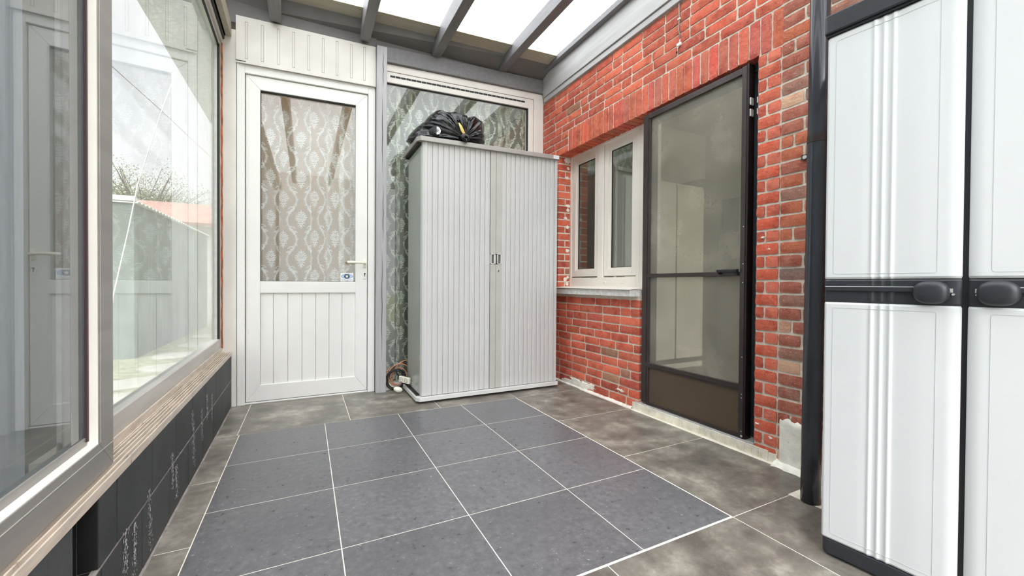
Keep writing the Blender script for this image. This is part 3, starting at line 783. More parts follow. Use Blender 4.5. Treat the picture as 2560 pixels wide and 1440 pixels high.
# cable on the brick wall
cb = empty('hanging_cable', (2.42, -.98, 2.5), label='grey cable hanging down the brick wall with two white clips', cat='cable')
g = MB(); X_ = BX - .006
g.tube([(X_, -.978, 2.66), (X_, -.978, 2.60), (X_, -.980, 2.55), (X_ - .002, -.978, 2.48), (X_, -.989, 2.425)], .0042, 8); g.build('sheath', 'cable_grey', cb, smooth=True)
g = MB(); g.tube([(X_ + .003, -.989, 2.425), (X_, -.985, 2.39), (X_, -.978, 2.372)], .0018, 6); g.tube([(X_ + .001, -.985, 2.42), (X_ - .002, -.973, 2.37), (X_, -.968, 2.35)], .0018, 6); g.build('wire', 'metal_fix', cb)
MB().box(X_ - .008, -.998, 2.378, X_ + .006, -.966, 2.398).build('connector_block', 'white_plastic', cb, None, .003)
for z in (2.548,): MB().box(X_ - .006, -.989, z - .006, X_ + .005, -.969, z + .006).build('clip', 'white_plastic', cb, None, .003)
MB().tube([(X_ - .002, -.966, 2.352), (X_ - .002, -.964, 2.342)], .005, 8).build('wire_cap', 'black_gap', cb)

# ---------------------------------------------------------------- downpipe
dp = empty('downpipe', (2.19, -1.875, 0), label='tall dark grey plastic downpipe between the brick wall and the white cabinet', cat='pipe')
pts = [(2.19 + .037 * t_, -1.875 + .004 * t_, .002 + 2.69 * t_) for t_ in np.linspace(0, 1, 12)]
MB().tube([Vector(p) for p in pts], .035, 40).build('pipe', 'pipe', dp, smooth=True)
g = MB(); c0 = Vector((2.2105, -1.873, 1.485))
ring = [c0 + Vector((.037 * math.cos(a), .037 * math.sin(a), 0)) for a in np.linspace(0, 2 * PI, 40)[:-1]]
for i in range(len(ring)):
    p, q = ring[i], ring[(i + 1) % len(ring)]
    g.hexa([(p.x, p.y, 1.470), (q.x, q.y, 1.470), (q.x + .002, q.y, 1.470), (p.x + .002, p.y, 1.470), (p.x, p.y, 1.500), (q.x, q.y, 1.5), (q.x + .002, q.y, 1.5), (p.x + .002, p.y, 1.5)])
g.box(2.215, -1.845, 1.474, 2.425, -1.838, 1.496); g.box(2.418, -1.838, 1.472, 2.424, -1.70, 1.498)
g.build('clamp', 'brown', dp)
MB().tube([(2.415, -1.716, 1.485), (2.422, -1.716, 1.485)], .009, 12).build('clamp_screw', 'metal_fix', dp)
MB().box(2.168, -1.95, .0, 2.40, -1.80, .0015).build('mortar_bed', 'grout', None)
tag(bpy.data.objects['mortar_bed'], 'flat patch of cream mortar at the foot of the downpipe', 'mortar patch', kind='structure')

# ---------------------------------------------------------------- roller-shutter cabinet
cb = empty('tambour_cabinet', (1.69, .38, 0), label='tall silver grey steel cabinet with two vertical-slat roller doors under a black bag', cat='cabinet')
CZ0, CZ1 = .05, 1.897
g = MB()
poly = [(1.100, .605), (1.100, .195), (1.106, .172), (1.124, .164), (1.138, .162), (1.138, .20), (1.13, .605)]
g.prism(poly, 2, CZ0, CZ1)
poly = [(2.283, .605), (2.283, .185), (2.275, .165), (2.249, .162), (2.249, .20), (2.26, .605)]
g.prism(poly, 2, CZ0, CZ1); g.box(1.12, .55, CZ0, 2.27, .605, CZ1)
g.build('body', 'cab', cb, warp, .002)
MB().box(1.0985, .20, .10, 1.1005, .60, 1.86).build('side_panel', 'cab_side', cb, warp)
def slats(x0, x1, n):
    g = MB(); w = (x1 - x0) / n
    for i in range(n):
        a = x0 + i * w; poly = []
        for k in range(9):
            t_ = k / 8; poly.append((a + .0012 + (w - .0024) * t_, .1755 - .0036 * (1 - t_) ** .8 * (1 if 0 < k else .3) - .0012 * math.sin(PI * t_)))
        poly += [(a + w - .0012, .183), (a + .0012, .183)]
        g.prism(poly, 2, CZ0, CZ1)
    g.box(x0, .181, CZ0, x1, .19, CZ1)
    return g
for x0, x1 in ((1.138, 1.648), (1.750, 2.249)):
    dd = slats(x0, x1, 12).build('shutter_door', 'cab', cb, warp)
    sx = (1.650, 1.697) if x0 < 1.5 else (1.699, 1.748)
    g = MB(); g.box(sx[0], .166, CZ0, sx[1], .185, 1.035); g.box(sx[0], .166, 1.115, sx[1], .185, CZ1); g.box(sx[0], .178, 1.03, sx[1], .185, 1.12)
    g.build('handle_strip', 'cab_mid', dd, warp, .001)
    g = MB(); z0, z1 = 1.035, 1.115; xo, xi = sx
    g.box(xo + .002, .163, z0, xo + .009, .18, z1); g.box(xi - .016 if x0 < 1.5 else xi - .009, .163, z0, xi - .002, .18, z1); g.box(xo + .002, .163, z1 - .006, xi - .002, .18, z1); g.box(xo + .002, .163, z0, xi - .002, .18, z0 + .006)
    if x0 > 1.5: g.box(xo + .002, .163, z0, xo + .018, .18, z1)
    hq = g.build('recessed_handle', 'cab_rim_light', dd, warp, .001)
    MB().box(xo + .008, .174, z0 + .004, xi - .008, .179, z1 - .004).build('handle_recess', 'dark_recess', dd, warp)
g = MB(); g.tube([(1.719, .160, .985), (1.719, .168, .985)], .0075, 20); lk = g.build('lock', 'chrome', cb, warp, .001)
MB().box(1.7175, .1592, .981, 1.7205, .1602, .989).build('keyhole', 'black_gap', lk, warp)
def rim(z0, z1, x0, x1, y0, y1, c):
    return MB().prism([(x0, y1), (x0, y0 + c * 1.6), (x0 + c, y0), (x1 - c * .5, y0), (x1, y0 + c * .8), (x1, y1)], 2, z0, z1)
rim(1.897, 1.930, 1.062, 2.290, .142, .615, .022).build('top_rim', 'cab_rim', cb, warp, .0015)
MB().box(1.075, .19, 1.878, 1.10, .60, 1.898).build('rim_underside_shade', 'black_gap', cb, warp)  # black box standing in for the shade under the lid overhang
rim(.018, .046, 1.062, 2.290, .142, .615, .022).build('base_rim', 'cab_rim_light', cb, warp, .0015)
g = MB(); g.box(1.075, .215, .046, 1.10, .60, .056)
g.box(1.10, .20, 0, 2.26, .60, .018); g.build('base_gap_shade', 'black_gap', cb, warp)  # black fill standing in for the shade above and below the base rim
lb = MB().box(2.219, .1408, 1.9015, 2.272, .142, 1.926).build('maker_label', 'sticker', cb, warp)
g = MB()
for i, (w, hh) in enumerate(((.0045, .008), (.003, .008), (.0045, .008), (.004, .0105), (.0045, .008), (.0035, .008), (.004, .008))):
    x = 2.226 + i * .0058; g.box(x, .1404, 1.910, x + .0012, .1409, 1.910 + hh); g.box(x, .1404, 1.910 + hh - .0015, x + w, .1409, 1.910 + hh); g.box(x + w - .001, .1404, 1.912, x + w, .1409, 1.910 + hh)
g.build('label_print', 'ink', lb, warp)

# ---------------------------------------------------------------- bin bag
bag = empty('bin_bag', (1.35, .30, 1.97), label='knotted shiny black bin bag lying on top of the steel cabinet', cat='bag')
out = [(1.017, 1.960), (1.03, 1.975), (1.036, 2.0), (1.079, 2.066), (1.104, 2.08), (1.155, 2.127), (1.193, 2.178), (1.232, 2.216), (1.297, 2.231), (1.338, 2.232), (1.405, 2.236), (1.482, 2.234), (1.51, 2.223), (1.563, 2.233), (1.603, 2.204), (1.628, 2.159), (1.638, 2.083), (1.636, 2.03), (1.622, 1.985), (1.564, 1.975), (1.511, 1.972), (1.448, 1.97), (1.407, 1.970), (1.339, 1.968), (1.239, 1.966), (1.175, 1.964), (1.098, 1.962), (1.06, 1.960)]
K = (1.418, 1.995)
ang = []
for p in out: ang.append((math.atan2(p[1] - K[1], p[0] - K[0]), math.hypot(p[0] - K[0], p[1] - K[1])))
ang.sort(); A = np.array([a for a, _ in ang]); Rr = np.array([b_ for _, b_ in ang])
A3 = np.concatenate([A - 2 * PI, A, A + 2 * PI]); R3 = np.tile(Rr, 3)
NA, NR = 260, 70
g = MB()
for j in range(NR + 1):
    s_ = j / NR     # 0 at the knot, .55 at the silhouette, 1 at the back
    for i in range(NA):
        th_ = -PI + 2 * PI * i / NA; R_ = float(np.interp(th_, A3, R3))
        if s_ < .6:
            q = s_ / .6; rad_ = R_ * (math.sin(q * PI / 2) ** .95); yy = .165 + .17 * (1 - math.cos(q * PI / 2)) ** 1.1 - .03 * math.sin(PI * q)
        else:
            q = (s_ - .6) / .4; rad_ = R_ * math.cos(q * PI / 2) ** .7; yy = .335 + .13 * math.sin(q * PI / 2)
        env = math.sin(min(1, s_ / .55) * PI * .85) if s_ < .6 else .35 * (1 - (s_ - .6) / .4)
        pn = Vector((math.cos(th_) * 2.2, math.sin(th_) * 2.2, s_ * 1.2))
        pleat = 1.5 * (1 - 2 * abs(mnoise.noise(Vector((math.cos(th_) * 3.3, math.sin(th_) * 3.3, s_ * .9))))) - .75 + .9 * (.5 - abs(math.sin(9.5 * th_ + 2.2 * mnoise.noise(pn) * 2))) + .5 * mnoise.noise(Vector((math.cos(th_) * 9, math.sin(th_) * 9, s_ * 4)))
        cr = mnoise.noise(Vector((rad_ * math.cos(th_) * 16, rad_ * math.sin(th_) * 16, 3))) + .6 * abs(mnoise.noise(Vector((rad_ * math.cos(th_) * 34, rad_ * math.sin(th_) * 34, 9))))
        dy = -.017 * pleat * env - .012 * env * cr
        rad_ *= 1 + .022 * pleat * env * (1 if s_ > .4 else .3)
        x = K[0] + rad_ * math.cos(th_); z = K[1] + rad_ * math.sin(th_)
        top = 1.930; zt = warp((x, 0, top))[2] + .001
        if x > 1.065: z = max(z, zt if yy + dy > .15 else zt - .02)
        g.v.append((x, max(.146, yy + dy), z))
for j in range(NR):
    for i in range(NA): i2 = (i + 1) % NA; g.face([j * NA + i, j * NA + i2, (j + 1) * NA + i2, (j + 1) * NA + i])
g.build('bag_body', 'bag', bag, smooth=True)
g = MB()   # gathered knot with loose ends
for k in range(16):
    a = 2 * PI * k / 16; g.tube([(K[0] + .030 * math.cos(a), .168, K[1] + .006 + .024 * math.sin(a)), (K[0] + .022 * math.cos(a), .135, K[1] + .001 + .019 * math.sin(a)), (K[0] + .030 * math.cos(a + .3), .118, K[1] - .006 + .022 * math.sin(a + .3)), (K[0] + .012 * math.cos(a + .5), .104, K[1] - .014 + .010 * math.sin(a + .4))], [.008, .007, .009, .004], 8)
g.tube([(K[0], .17, K[1]), (K[0], .11, K[1] - .01)], [.026, .02], 14)
g.tube([(K[0] + .0, .115, K[1] - .012), (K[0] + .004, .110, K[1] - .04), (K[0] + .001, .112, K[1] - .052)], [.012, .007, .002], 8)
g.build('bag_knot', 'bag', bag, smooth=True)
g = MB()
g.tube([(K[0] + .030 * math.cos(a), .140 + .004 * math.sin(3 * a), K[1] + .002 + .025 * math.sin(a)) for a in np.linspace(0, 2 * PI, 28)[:-1]], .0035, 8, closed=True)
g.build('knot_band', 'bag', bag, smooth=True)
g = MB()
for dx in (0, .012):
    g.tube([(1.375 + dx * .5, .150, 2.102 - dx * .3), (1.381 + dx, .137, 2.070), (1.388 + dx * 1.2, .133, 2.045), (1.402 + dx, .130, 2.022), (1.413 + dx * .6, .136, 2.012)], [.0035, .0052, .0058, .0052, .0045], 8)
g.build('drawstring', 'yellow', bag, smooth=True)
# folded end of a sack printed in white rings
g = MB(); c = Vector((1.200, .155, 2.012))
c = Vector((1.200, .131, 2.008))
def ring_(m, rx, rz, rx2, rz2, y, mi):
    ell(m, c.x, c.z, rx, rz, y, 30, mi, rx2, rz2)
g.tube([(c.x, c.y, c.z), (c.x - .006, c.y + .025, c.z), (c.x - .012, c.y + .06, c.z)], [.030, .033, .035], 24, 0)
for rr, r_2 in ((.0285, .0215), (.0195, .0125), (.0075, .0045)): ring_(g, rr, rr, r_2, r_2, c.y - .0006, 1)
tag(g.build('printed_rings', ['plastic_black', 'sticker'], bag), 'white printed rings on the folded end of the bag')

# ---------------------------------------------------------------- moulded storage cabinet
sc_ = empty('storage_cupboard', (1.87, -2.067, 0), -1.4700, label='tall grey-white moulded plastic cupboard with charcoal lid, waistband and base', cat='cupboard')
# local x runs towards the camera along the front, local y goes back to the wall
def lp(m, name, mats, parent=sc_, **k):
    return m.build(name, mats, parent, **k)
W_, D_ = .655, .37
def rr_poly(x0, x1, y0, y1, c, n=5):
    pts = []
    for cx_, cy_, a0 in ((x0 + c, y0 + c, PI), (x1 - c, y0 + c, 1.5 * PI), (x1 - c, y1 - c, 0), (x0 + c, y1 - c, .5 * PI)):
        for k in range(n + 1): a = a0 + k * PI / 2 / n; pts.append((cx_ + c * math.cos(a), cy_ + c * math.sin(a)))
    return pts
lp(MB().box(.004, .03, .05, W_ - .004, D_, 1.70), 'body', 'plastic_white', bevel=.006)
lp(MB().prism(rr_poly(.0, W_, .0, D_, .022), 2, .008, .055), 'base', 'plastic_black', bevel=.003)
g = MB()
for x in (.035, W_ - .12):
    lp(MB().box(x, .02, 0, x + .08, .08, .01), 'foot', 'plastic_dark'); lp(MB().box(x, D_ - .08, 0, x + .08, D_ - .02, .01), 'foot', 'plastic_dark')

lp(MB().prism(rr_poly(-.006, W_ + .006, -.012, D_, .012), 2, 1.705, 1.765), 'lid', 'plastic_black', bevel=.004)
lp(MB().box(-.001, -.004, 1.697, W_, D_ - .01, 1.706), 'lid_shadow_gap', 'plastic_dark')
def doorpanel(x0, x1, ribs, flip, z0=.056, z1=1.697):
    """front face profile in plan: rounded meeting edge and rounded vertical ribs"""
    n = 150; prof = []
    for i in range(n + 1):
        x = x0 + (x1 - x0) * i / n; y = 0.0
        dm = (x1 - x) if not flip else (x - x0)         # meeting edge
        do = (x - x0) if not flip else (x1 - x)
        if dm < .030: y += .016 * (1 - math.sqrt(max(0, 1 - (1 - dm / .030) ** 2)))
        if do < .008: y += .006 * (1 - do / .008) ** 2
        for rc in ribs: y += -.0034 * math.exp(-((x - rc) / .0052) ** 2)
        a, b_ = min(ribs) - .03, max(ribs) + .05
        q = min(1, max(0, (x - a) / .045)); q2 = min(1, max(0, (b_ + .02 - x) / .07)); y += .0030 * (3 * q * q - 2 * q ** 3) * (3 * q2 * q2 - 2 * q2 ** 3)
        prof.append((x, y))
    return prof
def extr(prof, z0, z1, back=.028, mi=0, off=0, flat=None):
    m = MB(); zs = [z0, z0 + .006, z0 + .02, z1 - .02, z1 - .006, z1]; n = len(prof)
    for z in zs:
        e_ = .004 if z in (z0, z1) else 0
        for x, y in prof: m.v.append((x, y + off + e_, z))
    for r_i in range(len(zs) - 1):
        for i in range(n - 1): m.face([r_i * n + i, r_i * n + i + 1, (r_i + 1) * n + i + 1, (r_i + 1) * n + i], mi)
    b = len(m.v)
    m.v += [(prof[0][0], back, z0), (prof[-1][0], back, z0), (prof[-1][0], back, z1), (prof[0][0], back, z1)]
    m.face([r_i * n for r_i in range(len(zs))] + [b + 3, b], mi); m.face([r_i * n + n - 1 for r_i in range(len(zs) - 1, -1, -1)] + [b + 1, b + 2], mi)
    m.face([i for i in range(n)] + [b + 1, b], mi); m.face([(len(zs) - 1) * n + i for i in range(n - 1, -1, -1)] + [b + 3, b + 2], mi)
    return m
for side, (x0, x1, ribs) in enumerate(((.001, .3115, (.122, .144, .166)), (.3195, .654, (.489, .511, .533)))):
    prof = doorpanel(x0, x1, ribs, side == 1)
    dd = tag(empty('cupboard_door', (0, 0, 0))); dd.parent = sc_
    for z0, z1 in ((.057, .8325), (.908, 1.696)):
        lp(extr(prof, z0, z1), 'door_panel', 'plastic_white', dd, smooth=False)
    pb = [(x, y * .8) for x, y in prof]
    lp(extr(pb, .833, .9075, off=.002), 'waistband', 'plastic_black', dd)
    g = MB(); zc = .879; xa, xb = x0 + .004, x1 - .028 if side == 0 else x1
    if side: xa = x0 + .028
    g.box(xa, -.0035, zc - .009, xb, .004, zc + .0035); g.box(xa, -.0045, zc + .0035, xb, .004, zc + .0055, 1)
    lp(g, 'latch_rail', ['plastic_black', 'line'], dd, bevel=.0008)
    hx = .254 if side == 0 else .375; hw = .037
    g = MB(); NN, MM = 36, 10; b = len(g.v)
    for j in range(MM + 1):
        ph = j / MM * PI / 2
        for i in range(NN):
            a = 2 * PI * i / NN; kx = abs(math.cos(a)) ** .8 * math.copysign(1, math.cos(a)); kz = abs(math.sin(a)) ** .8 * math.copysign(1, math.sin(a))
            g.v.append((hx + hw * kx * math.sin(ph) ** .5, -.004 - .022 * math.cos(ph) ** .8, .869 + .032 * kz * math.sin(ph) ** .5))
    for j in range(MM):
        for i in range(NN): i2 = (i + 1) % NN; g.face([b + j * NN + i, b + j * NN + i2, b + (j + 1) * NN + i2, b + (j + 1) * NN + i])
    lp(g, 'handle', 'plastic_black', dd, smooth=True)
    g = MB(); q = x1 - .024 if side == 0 else x0 + .016
    g.box(q, -.006, .869, q + .007, .008, .880); g.tube([(q + .008 if side == 0 else q + .003, -.004, .864), (q + .008 if side == 0 else q + .003, .004, .864)], .003, 8)
    lp(g, 'latch_pin', 'metal_fix', dd)
    # embossed outline
    g = MB(); ex0, ex1 = (.026, .264) if side == 0 else (.363, .61)
    def yprof(x): 
        i = min(len(prof) - 1, max(0, int((x - x0) / (x1 - x0) * (len(prof) - 1)))); return prof[i][1]
    for z0, z1 in ((.078, .815), (.924, 1.675)):
        for xx in (ex0, ex1): g.box(xx - .0006, yprof(xx) - .0006, z0 + .006, xx + .0006, yprof(xx) + .002, z1 - .006)
        nn = 60
        for zz in (z0, z1):
            for i in range(nn):
                xa_ = ex0 + .006 + (ex1 - ex0 - .012) * i / nn; xb_ = ex0 + .006 + (ex1 - ex0 - .012) * (i + 1) / nn
                y_ = min(yprof(xa_), yprof(xb_)); g.box(xa_, y_ - .0006, zz - .0006, xb_, y_ + .002, zz + .0006)
            for xx, sg in ((ex0, 1), (ex1, -1)):
                zd = 1 if zz == z0 else -1
                g.tube([(xx, 0 + yprof(xx), zz + zd * .006), (xx + sg * .0018, yprof(xx), zz + zd * .0018), (xx + sg * .006, yprof(xx), zz)], .0006, 4)
    lp(g, 'embossed_line', 'line', dd)
lp(MB().box(.309, .012, .06, .322, .03, 1.69), 'centre_gap', 'plastic_dark')

# ---------------------------------------------------------------- cables + socket by the post
cc = empty('coiled_cable', (1.0, .56, 0), label='coil of black cable on the floor between the grey post and the steel cabinet', cat='cable')
g = MB(); pts = []
for i in range(120):
    a = i / 120 * 2 * PI * 3.2; rr = .072 + .010 * math.sin(a * .37); pts.append((1.008 + rr * math.cos(a + .6), .629 + .007 * math.sin(a * .5), .089 + (rr + .006) * math.sin(a + .6)))
pts += [(1.06, .629, .05), (1.08, .629, .02)]
g.tube(pts, .0045, 8); g.build('cable_loop', 'cable_black', cc, smooth=True)
co2 = empty('coiled_lead', (1.02, .58, 0), label='loops of orange copper-coloured lead behind the black cable coil', cat='cable')
g = MB(); pts = []
for i in range(110):
    a = i / 110 * 2 * PI * 2.6; rr = .085 + .022 * math.sin(a * .31 + 1); pts.append((1.035 + rr * math.cos(a + 2.4), .6485 + .002 * math.sin(a * .7), .112 + rr * 1.05 * math.sin(a + 2.4)))
g.tube(pts, .0038, 8)
g.tube([(.985, .649, .07), (.99, .649, .15), (1.03, .648, .21), (1.075, .648, .235), (1.12, .648, .240)], .0038, 8)
g.build('lead_loop', 'cable_orange', co2, smooth=True)
so = empty('socket_strip', (1.055, .47, .10), label='cream double socket block leaning on the side of the steel cabinet', cat='socket')
g = MB(); g.box(-.055, -.012, -.024, .055, .012, .024); g.build('housing', 'white_plastic', so, bevel=.004)
for x in (-.026, .026):
    s1 = MB().tube([(x, -.0135, 0), (x, -.0115, 0)], .0185, 24).build('socket_face', 'handle', so)
    g = MB(); ell(g, x, 0, .0185, .0185, -.0141, 28, 0, .0155, .0155); g.tube([(x - .006, -.0146, 0), (x - .006, -.012, 0)], .0026, 8); g.tube([(x + .006, -.0146, 0), (x + .006, -.012, 0)], .0026, 8); g.build('socket_hole', 'dark_recess', s1)
so.rotation_euler = (0, .06, -1.0); so.location = (1.052, .50, .108)
g = MB(); N1 = 20
for j in range(9):
    ph = -PI / 2 + PI * j / 8
    for i in range(N1): a = 2 * PI * i / N1; g.v.append((1.0 + .036 * math.cos(ph) * math.cos(a), .50 + .018 * math.cos(ph) * math.sin(a), .036 + .022 * math.sin(ph) + .012 * math.cos(ph) * math.cos(a) * -.6))
for j in range(8):
    for i in range(N1): g.face([j * N1 + i, j * N1 + (i + 1) % N1, (j + 1) * N1 + (i + 1) % N1, (j + 1) * N1 + i])
tag(g.build('plug_housing', 'white_plastic', None, smooth=True), 'rounded white plug lying in the cable coils', 'plug')

# ---------------------------------------------------------------- lace curtains
# damask: pineapple medallion in every ogee cell, leafy vines with scrolls between them
CW, CH, RES = .20, .29, .001
def draw_cell():
    H, W = int(CH / RES), int(CW / RES)
    yy, xx = np.mgrid[0:H, 0:W]; X = xx * RES - CW / 2; Yv = CH / 2 - yy * RES
    D = np.zeros((H, W))
    def st1(cx_, cy_, a, b_, ang, val, hole):
        for ox in (-CW, 0, CW):
            for oy in (-CH, 0, CH):
                dx = X - cx_ - ox; dy = Yv - cy_ - oy; c, s_ = math.cos(ang), math.sin(ang)
                u_ = (dx * c + dy * s_) / a; v_ = (-dx * s_ + dy * c) / b_
                q = u_ ** 2 + (v_ * (1 + .55 * u_)) ** 2          # leaf pointed towards +u
                D[q < 1] = val
                if hole: D[q < hole] = .1
    def st(cx_, cy_, a, b_, ang, val=1.0, hole=0):
        for ex, ey in ((0, 0), (CW / 2, CH / 2)):
            st1(cx_ + ex, cy_ + ey, a, b_, ang, val, hole); st1(-cx_ + ex, cy_ + ey, a, b_, PI - ang, val, hole)
    # pineapple medallion: tiers of pointed leaves
    for y, w, n_ in ((-.014, .012, 1), (-.004, .021, 2), (.010, .026, 2), (.024, .022, 2), (.037, .015, 1), (.049, .008, 1)):
        for k in range(n_):
            st(w - .011 * k, y + .002 * k, .0095, .0038, .55 + .35 * k, 1, .14)
        st(w + .003, y - .002, .0065, .0024, .15)
    for y in (-.012, .004, .020, .036): st(0, y, .0085, .005, PI / 2, 1, .2)
    st(0, .058, .011, .0028, PI / 2)
    # bell and base leaves
    for a_ in ((.009, -.028, .011, .0032, .35), (.017, -.030, .008, .0026, -.4), (.006, -.039, .0085, .0034, 1.1), (.012, -.046, .008, .0026, 2.3), (0, -.047, .005, .0045, PI / 2), (.005, -.057, .007, .0024, -1.0), (0, -.066, .008, .0024, -PI / 2)): st(*a_)
    # broken vines with alternate little leaves
    N_ = 44
    for k in range(N_):
        t_ = k / (N_ - 1); y = -.100 + .165 * t_; x = .026 + .050 * math.sin(PI * (t_ * .74 + .08)) ** 1.2
        tg = math.atan2(.165, .050 * PI * .74 * math.cos(PI * (t_ * .74 + .08)))
        st(x, y, .0034, .0016, tg)
        if k % 3 == 0: st(x + .0045, y + .001, .0058, .0019, tg - .9)
        if k % 3 == 1: st(x - .0045, y + .001, .0054, .0019, tg + .9)
        if k % 11 == 5: st(x + .008, y - .003, .0045, .0040, 0, 1, .3)
    for (cx_, cy_, R0, sg, a0) in ((.050, .076, .016, 1, 0.1), (.034, -.098, .010, -1, PI)):
        for k in range(30):
            a = a0 + sg * (k * .2); rr = R0 * (1 - k / 42)
            st(cx_ + rr * math.cos(a), cy_ + rr * math.sin(a), .0030, .0019, a + PI / 2 * sg)
            if k < 22 and k % 3 == 0: st(cx_ + (rr + .0045) * math.cos(a), cy_ + (rr + .0045) * math.sin(a), .0044, .0018, a + .5 * sg)
    return D
CELL = draw_cell()
def lace_fn(U, V):
    H, W = CELL.shape
    return CELL[(np.floor(-V / 1.06 / RES).astype(int)) % H, np.floor(U / 1.2 / RES).astype(int) % W]
def curtain(name, mat, x0, x1, z0, z1, y, step, folds, label, seed, parent):
    rg = np.random.default_rng(seed)
    nx = int((x1 - x0) / step); nz_ = int((z1 - z0) / step)
    xs = np.linspace(x0, x1, nx + 1); zs = np.linspace(z0, z1, nz_ + 1)
    ss = xs.copy(); px_ = xs.copy(); dep = np.zeros(nx + 1)
    for fr_, am, ph in folds:      # S-shaped pleats: the cloth doubles back on itself
        arg = ss * fr_ + ph + 1.6 * np.sin(ss * fr_ * .31 + ph)
        px_ = px_ - am * np.sin(2 * arg) * 1.0; dep += am * 1.1 * np.cos(arg)
    px_ = np.clip(px_, x0 - .02, x1 + .02)
    XX, ZZ = np.meshgrid(px_, zs)
    arc = np.concatenate([[0], np.cumsum(np.sqrt(np.diff(px_) ** 2 + np.diff(dep) ** 2))])
    ZN = (z1 - ZZ) / (z1 - z0)
    UU = np.tile(arc, (nz_ + 1, 1)); VV = ZZ + .012 * np.sin(UU * 7)
    D = lace_fn(UU, VV)
    XX = XX + .010 * ZN * np.sin(XX * 21)
    YY = y + np.tile(dep, (nz_ + 1, 1)) * (.7 + .3 * ZN)
    v = np.stack([XX, YY, ZZ], -1).reshape(-1, 3)
    zz = v[:, 2]; v[:, 2] = np.where(zz > .885, .885 + (zz - .885) * (1 + .023 * v[:, 0]), zz)
    idx = np.arange((nx + 1) * (nz_ + 1)).reshape(nz_ + 1, nx + 1)
    fc = np.stack([idx[:-1, :-1], idx[:-1, 1:], idx[1:, 1:], idx[1:, :-1]], -1).reshape(-1, 4)
    me = bpy.data.meshes.new(name); me.vertices.add(len(v)); me.vertices.foreach_set('co', v.astype(np.float32).ravel())
    me.loops.add(len(fc) * 4); me.loops.foreach_set('vertex_index', fc.astype(np.int32).ravel())
    me.polygons.add(len(fc)); me.polygons.foreach_set('loop_start', np.arange(0, len(fc) * 4, 4, dtype=np.int32)); me.polygons.foreach_set('loop_total', np.full(len(fc), 4, dtype=np.int32))
    me.update(calc_edges=True); me.polygons.foreach_set('use_smooth', np.ones(len(fc), dtype=bool))
    at = me.attributes.new('tone', 'FLOAT_COLOR', 'POINT')
    colr = np.stack([D.ravel(), (UU.ravel()), np.zeros(D.size), np.ones(D.size)], -1); at.data.foreach_set('color', colr.astype(np.float32).ravel())
    me.materials.append(MT[mat])
    o = bpy.data.objects.new(name, me); COL.objects.link(o)
    tag(o, label, 'curtain'); return o
curtain('lace_curtain', 'lace_door', .02, .73, .80, 2.33, .80, .0016, [(26, .036, 0.9), (47, .003, 1)], 'white damask lace curtain behind the glass of the garden door', 3, None)
curtain('lace_curtain', 'lace_win', .90, 2.30, .02, 2.60, .80, .0024, [(20, .046, .3), (41, .004, 2)], 'greenish damask lace curtain behind the large window and steel cabinet', 4, None)
g = MB(); g.box(.02, .790, 2.28, .75, .82, 2.32); 

# room behind the curtains
g = MB()
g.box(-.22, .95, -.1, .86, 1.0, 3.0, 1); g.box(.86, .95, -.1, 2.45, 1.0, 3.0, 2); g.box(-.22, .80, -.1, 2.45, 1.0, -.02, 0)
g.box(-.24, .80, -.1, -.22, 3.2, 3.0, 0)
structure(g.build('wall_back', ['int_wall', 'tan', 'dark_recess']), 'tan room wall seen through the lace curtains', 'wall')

# kitchen room behind the brick wall
g = MB()
g.box(2.60, -3.2, -.02, 6.0, .95, .05, 1)
structure(g.build('trim_22', ['int_wall', 'int_floor']), 'grey floor of the room behind the screen door', 'floor')
g = MB(); g.box(2.60, .60, .05, 6.0, .66, 2.75); g.box(4.7, -1.9, .05, 4.76, .60, 2.75); g.box(2.59, -3.2, 2.70, 4.76, .66, 2.75)
g.box(2.592, -4.6, .05, 2.60, -1.483, 2.75); g.box(2.592, .41, .05, 2.60, .66, 2.75); g.box(2.592, -.65, .05, 2.60, .41, .80); g.box(2.592, -1.483, 2.08, 2.60, .41, 2.75)
structure(g.build('trim_23', 'int_wall'), 'pale walls of the room behind the screen door', 'wall')
cl = empty('closet', (3.6, .3, .05), label='tall pale two-door closet seen through the insect mesh', cat='closet')
MB().box(2.95, .10, .05, 4.03, .58, 1.90).build('body', 'closet', cl, None, .004)
for a, b_ in ((2.96, 3.615), (3.635, 4.015)): MB().box(a, .075, .150, b_, .095, 1.875).build('door', 'closet', cl, None, .004)
MB().box(4.032, .12, .05, 4.30, .58, 2.0).build('side_filler', 'dark_recess', cl, None)
MB().box(2.95, .085, .05, 4.03, .10, .10).build('plinth', 'closet', cl, None); MB().box(2.95, .09, .10, 4.03, .10, .15).build('plinth_gap_shade', 'dark_recess', cl, None)  # dark strip above the plinth paints the shade under the doors
MB().box(3.615, .088, .15, 3.635, .10, 1.88).build('door_gap_shade', 'dark_recess', cl, None)  # dark strip painted as the shadow gap between the closet doors
MB().box(4.70 - .012, .16, 1.49, 4.699, .36, 1.88).build('picture', 'frame_pic', None)
tag(bpy.data.objects['picture'], 'dark picture on the room wall seen through the upper mesh', 'picture')
MB().box(2.60, -.642, .05, 2.612, -.618, 2.05).build('casing', 'closet', None)
bpy.data.objects['casing'].name = 'trim_24'; structure(bpy.data.objects['trim_24'], 'pale upright casing just inside the screen doorway', 'trim')
MB().box(2.66, -.12, .85, 2.69, .33, 1.93).build('blind', 'closet', None); tag(bpy.data.objects['blind'], 'pale blind half drawn behind the left sash of the small window', 'blind')

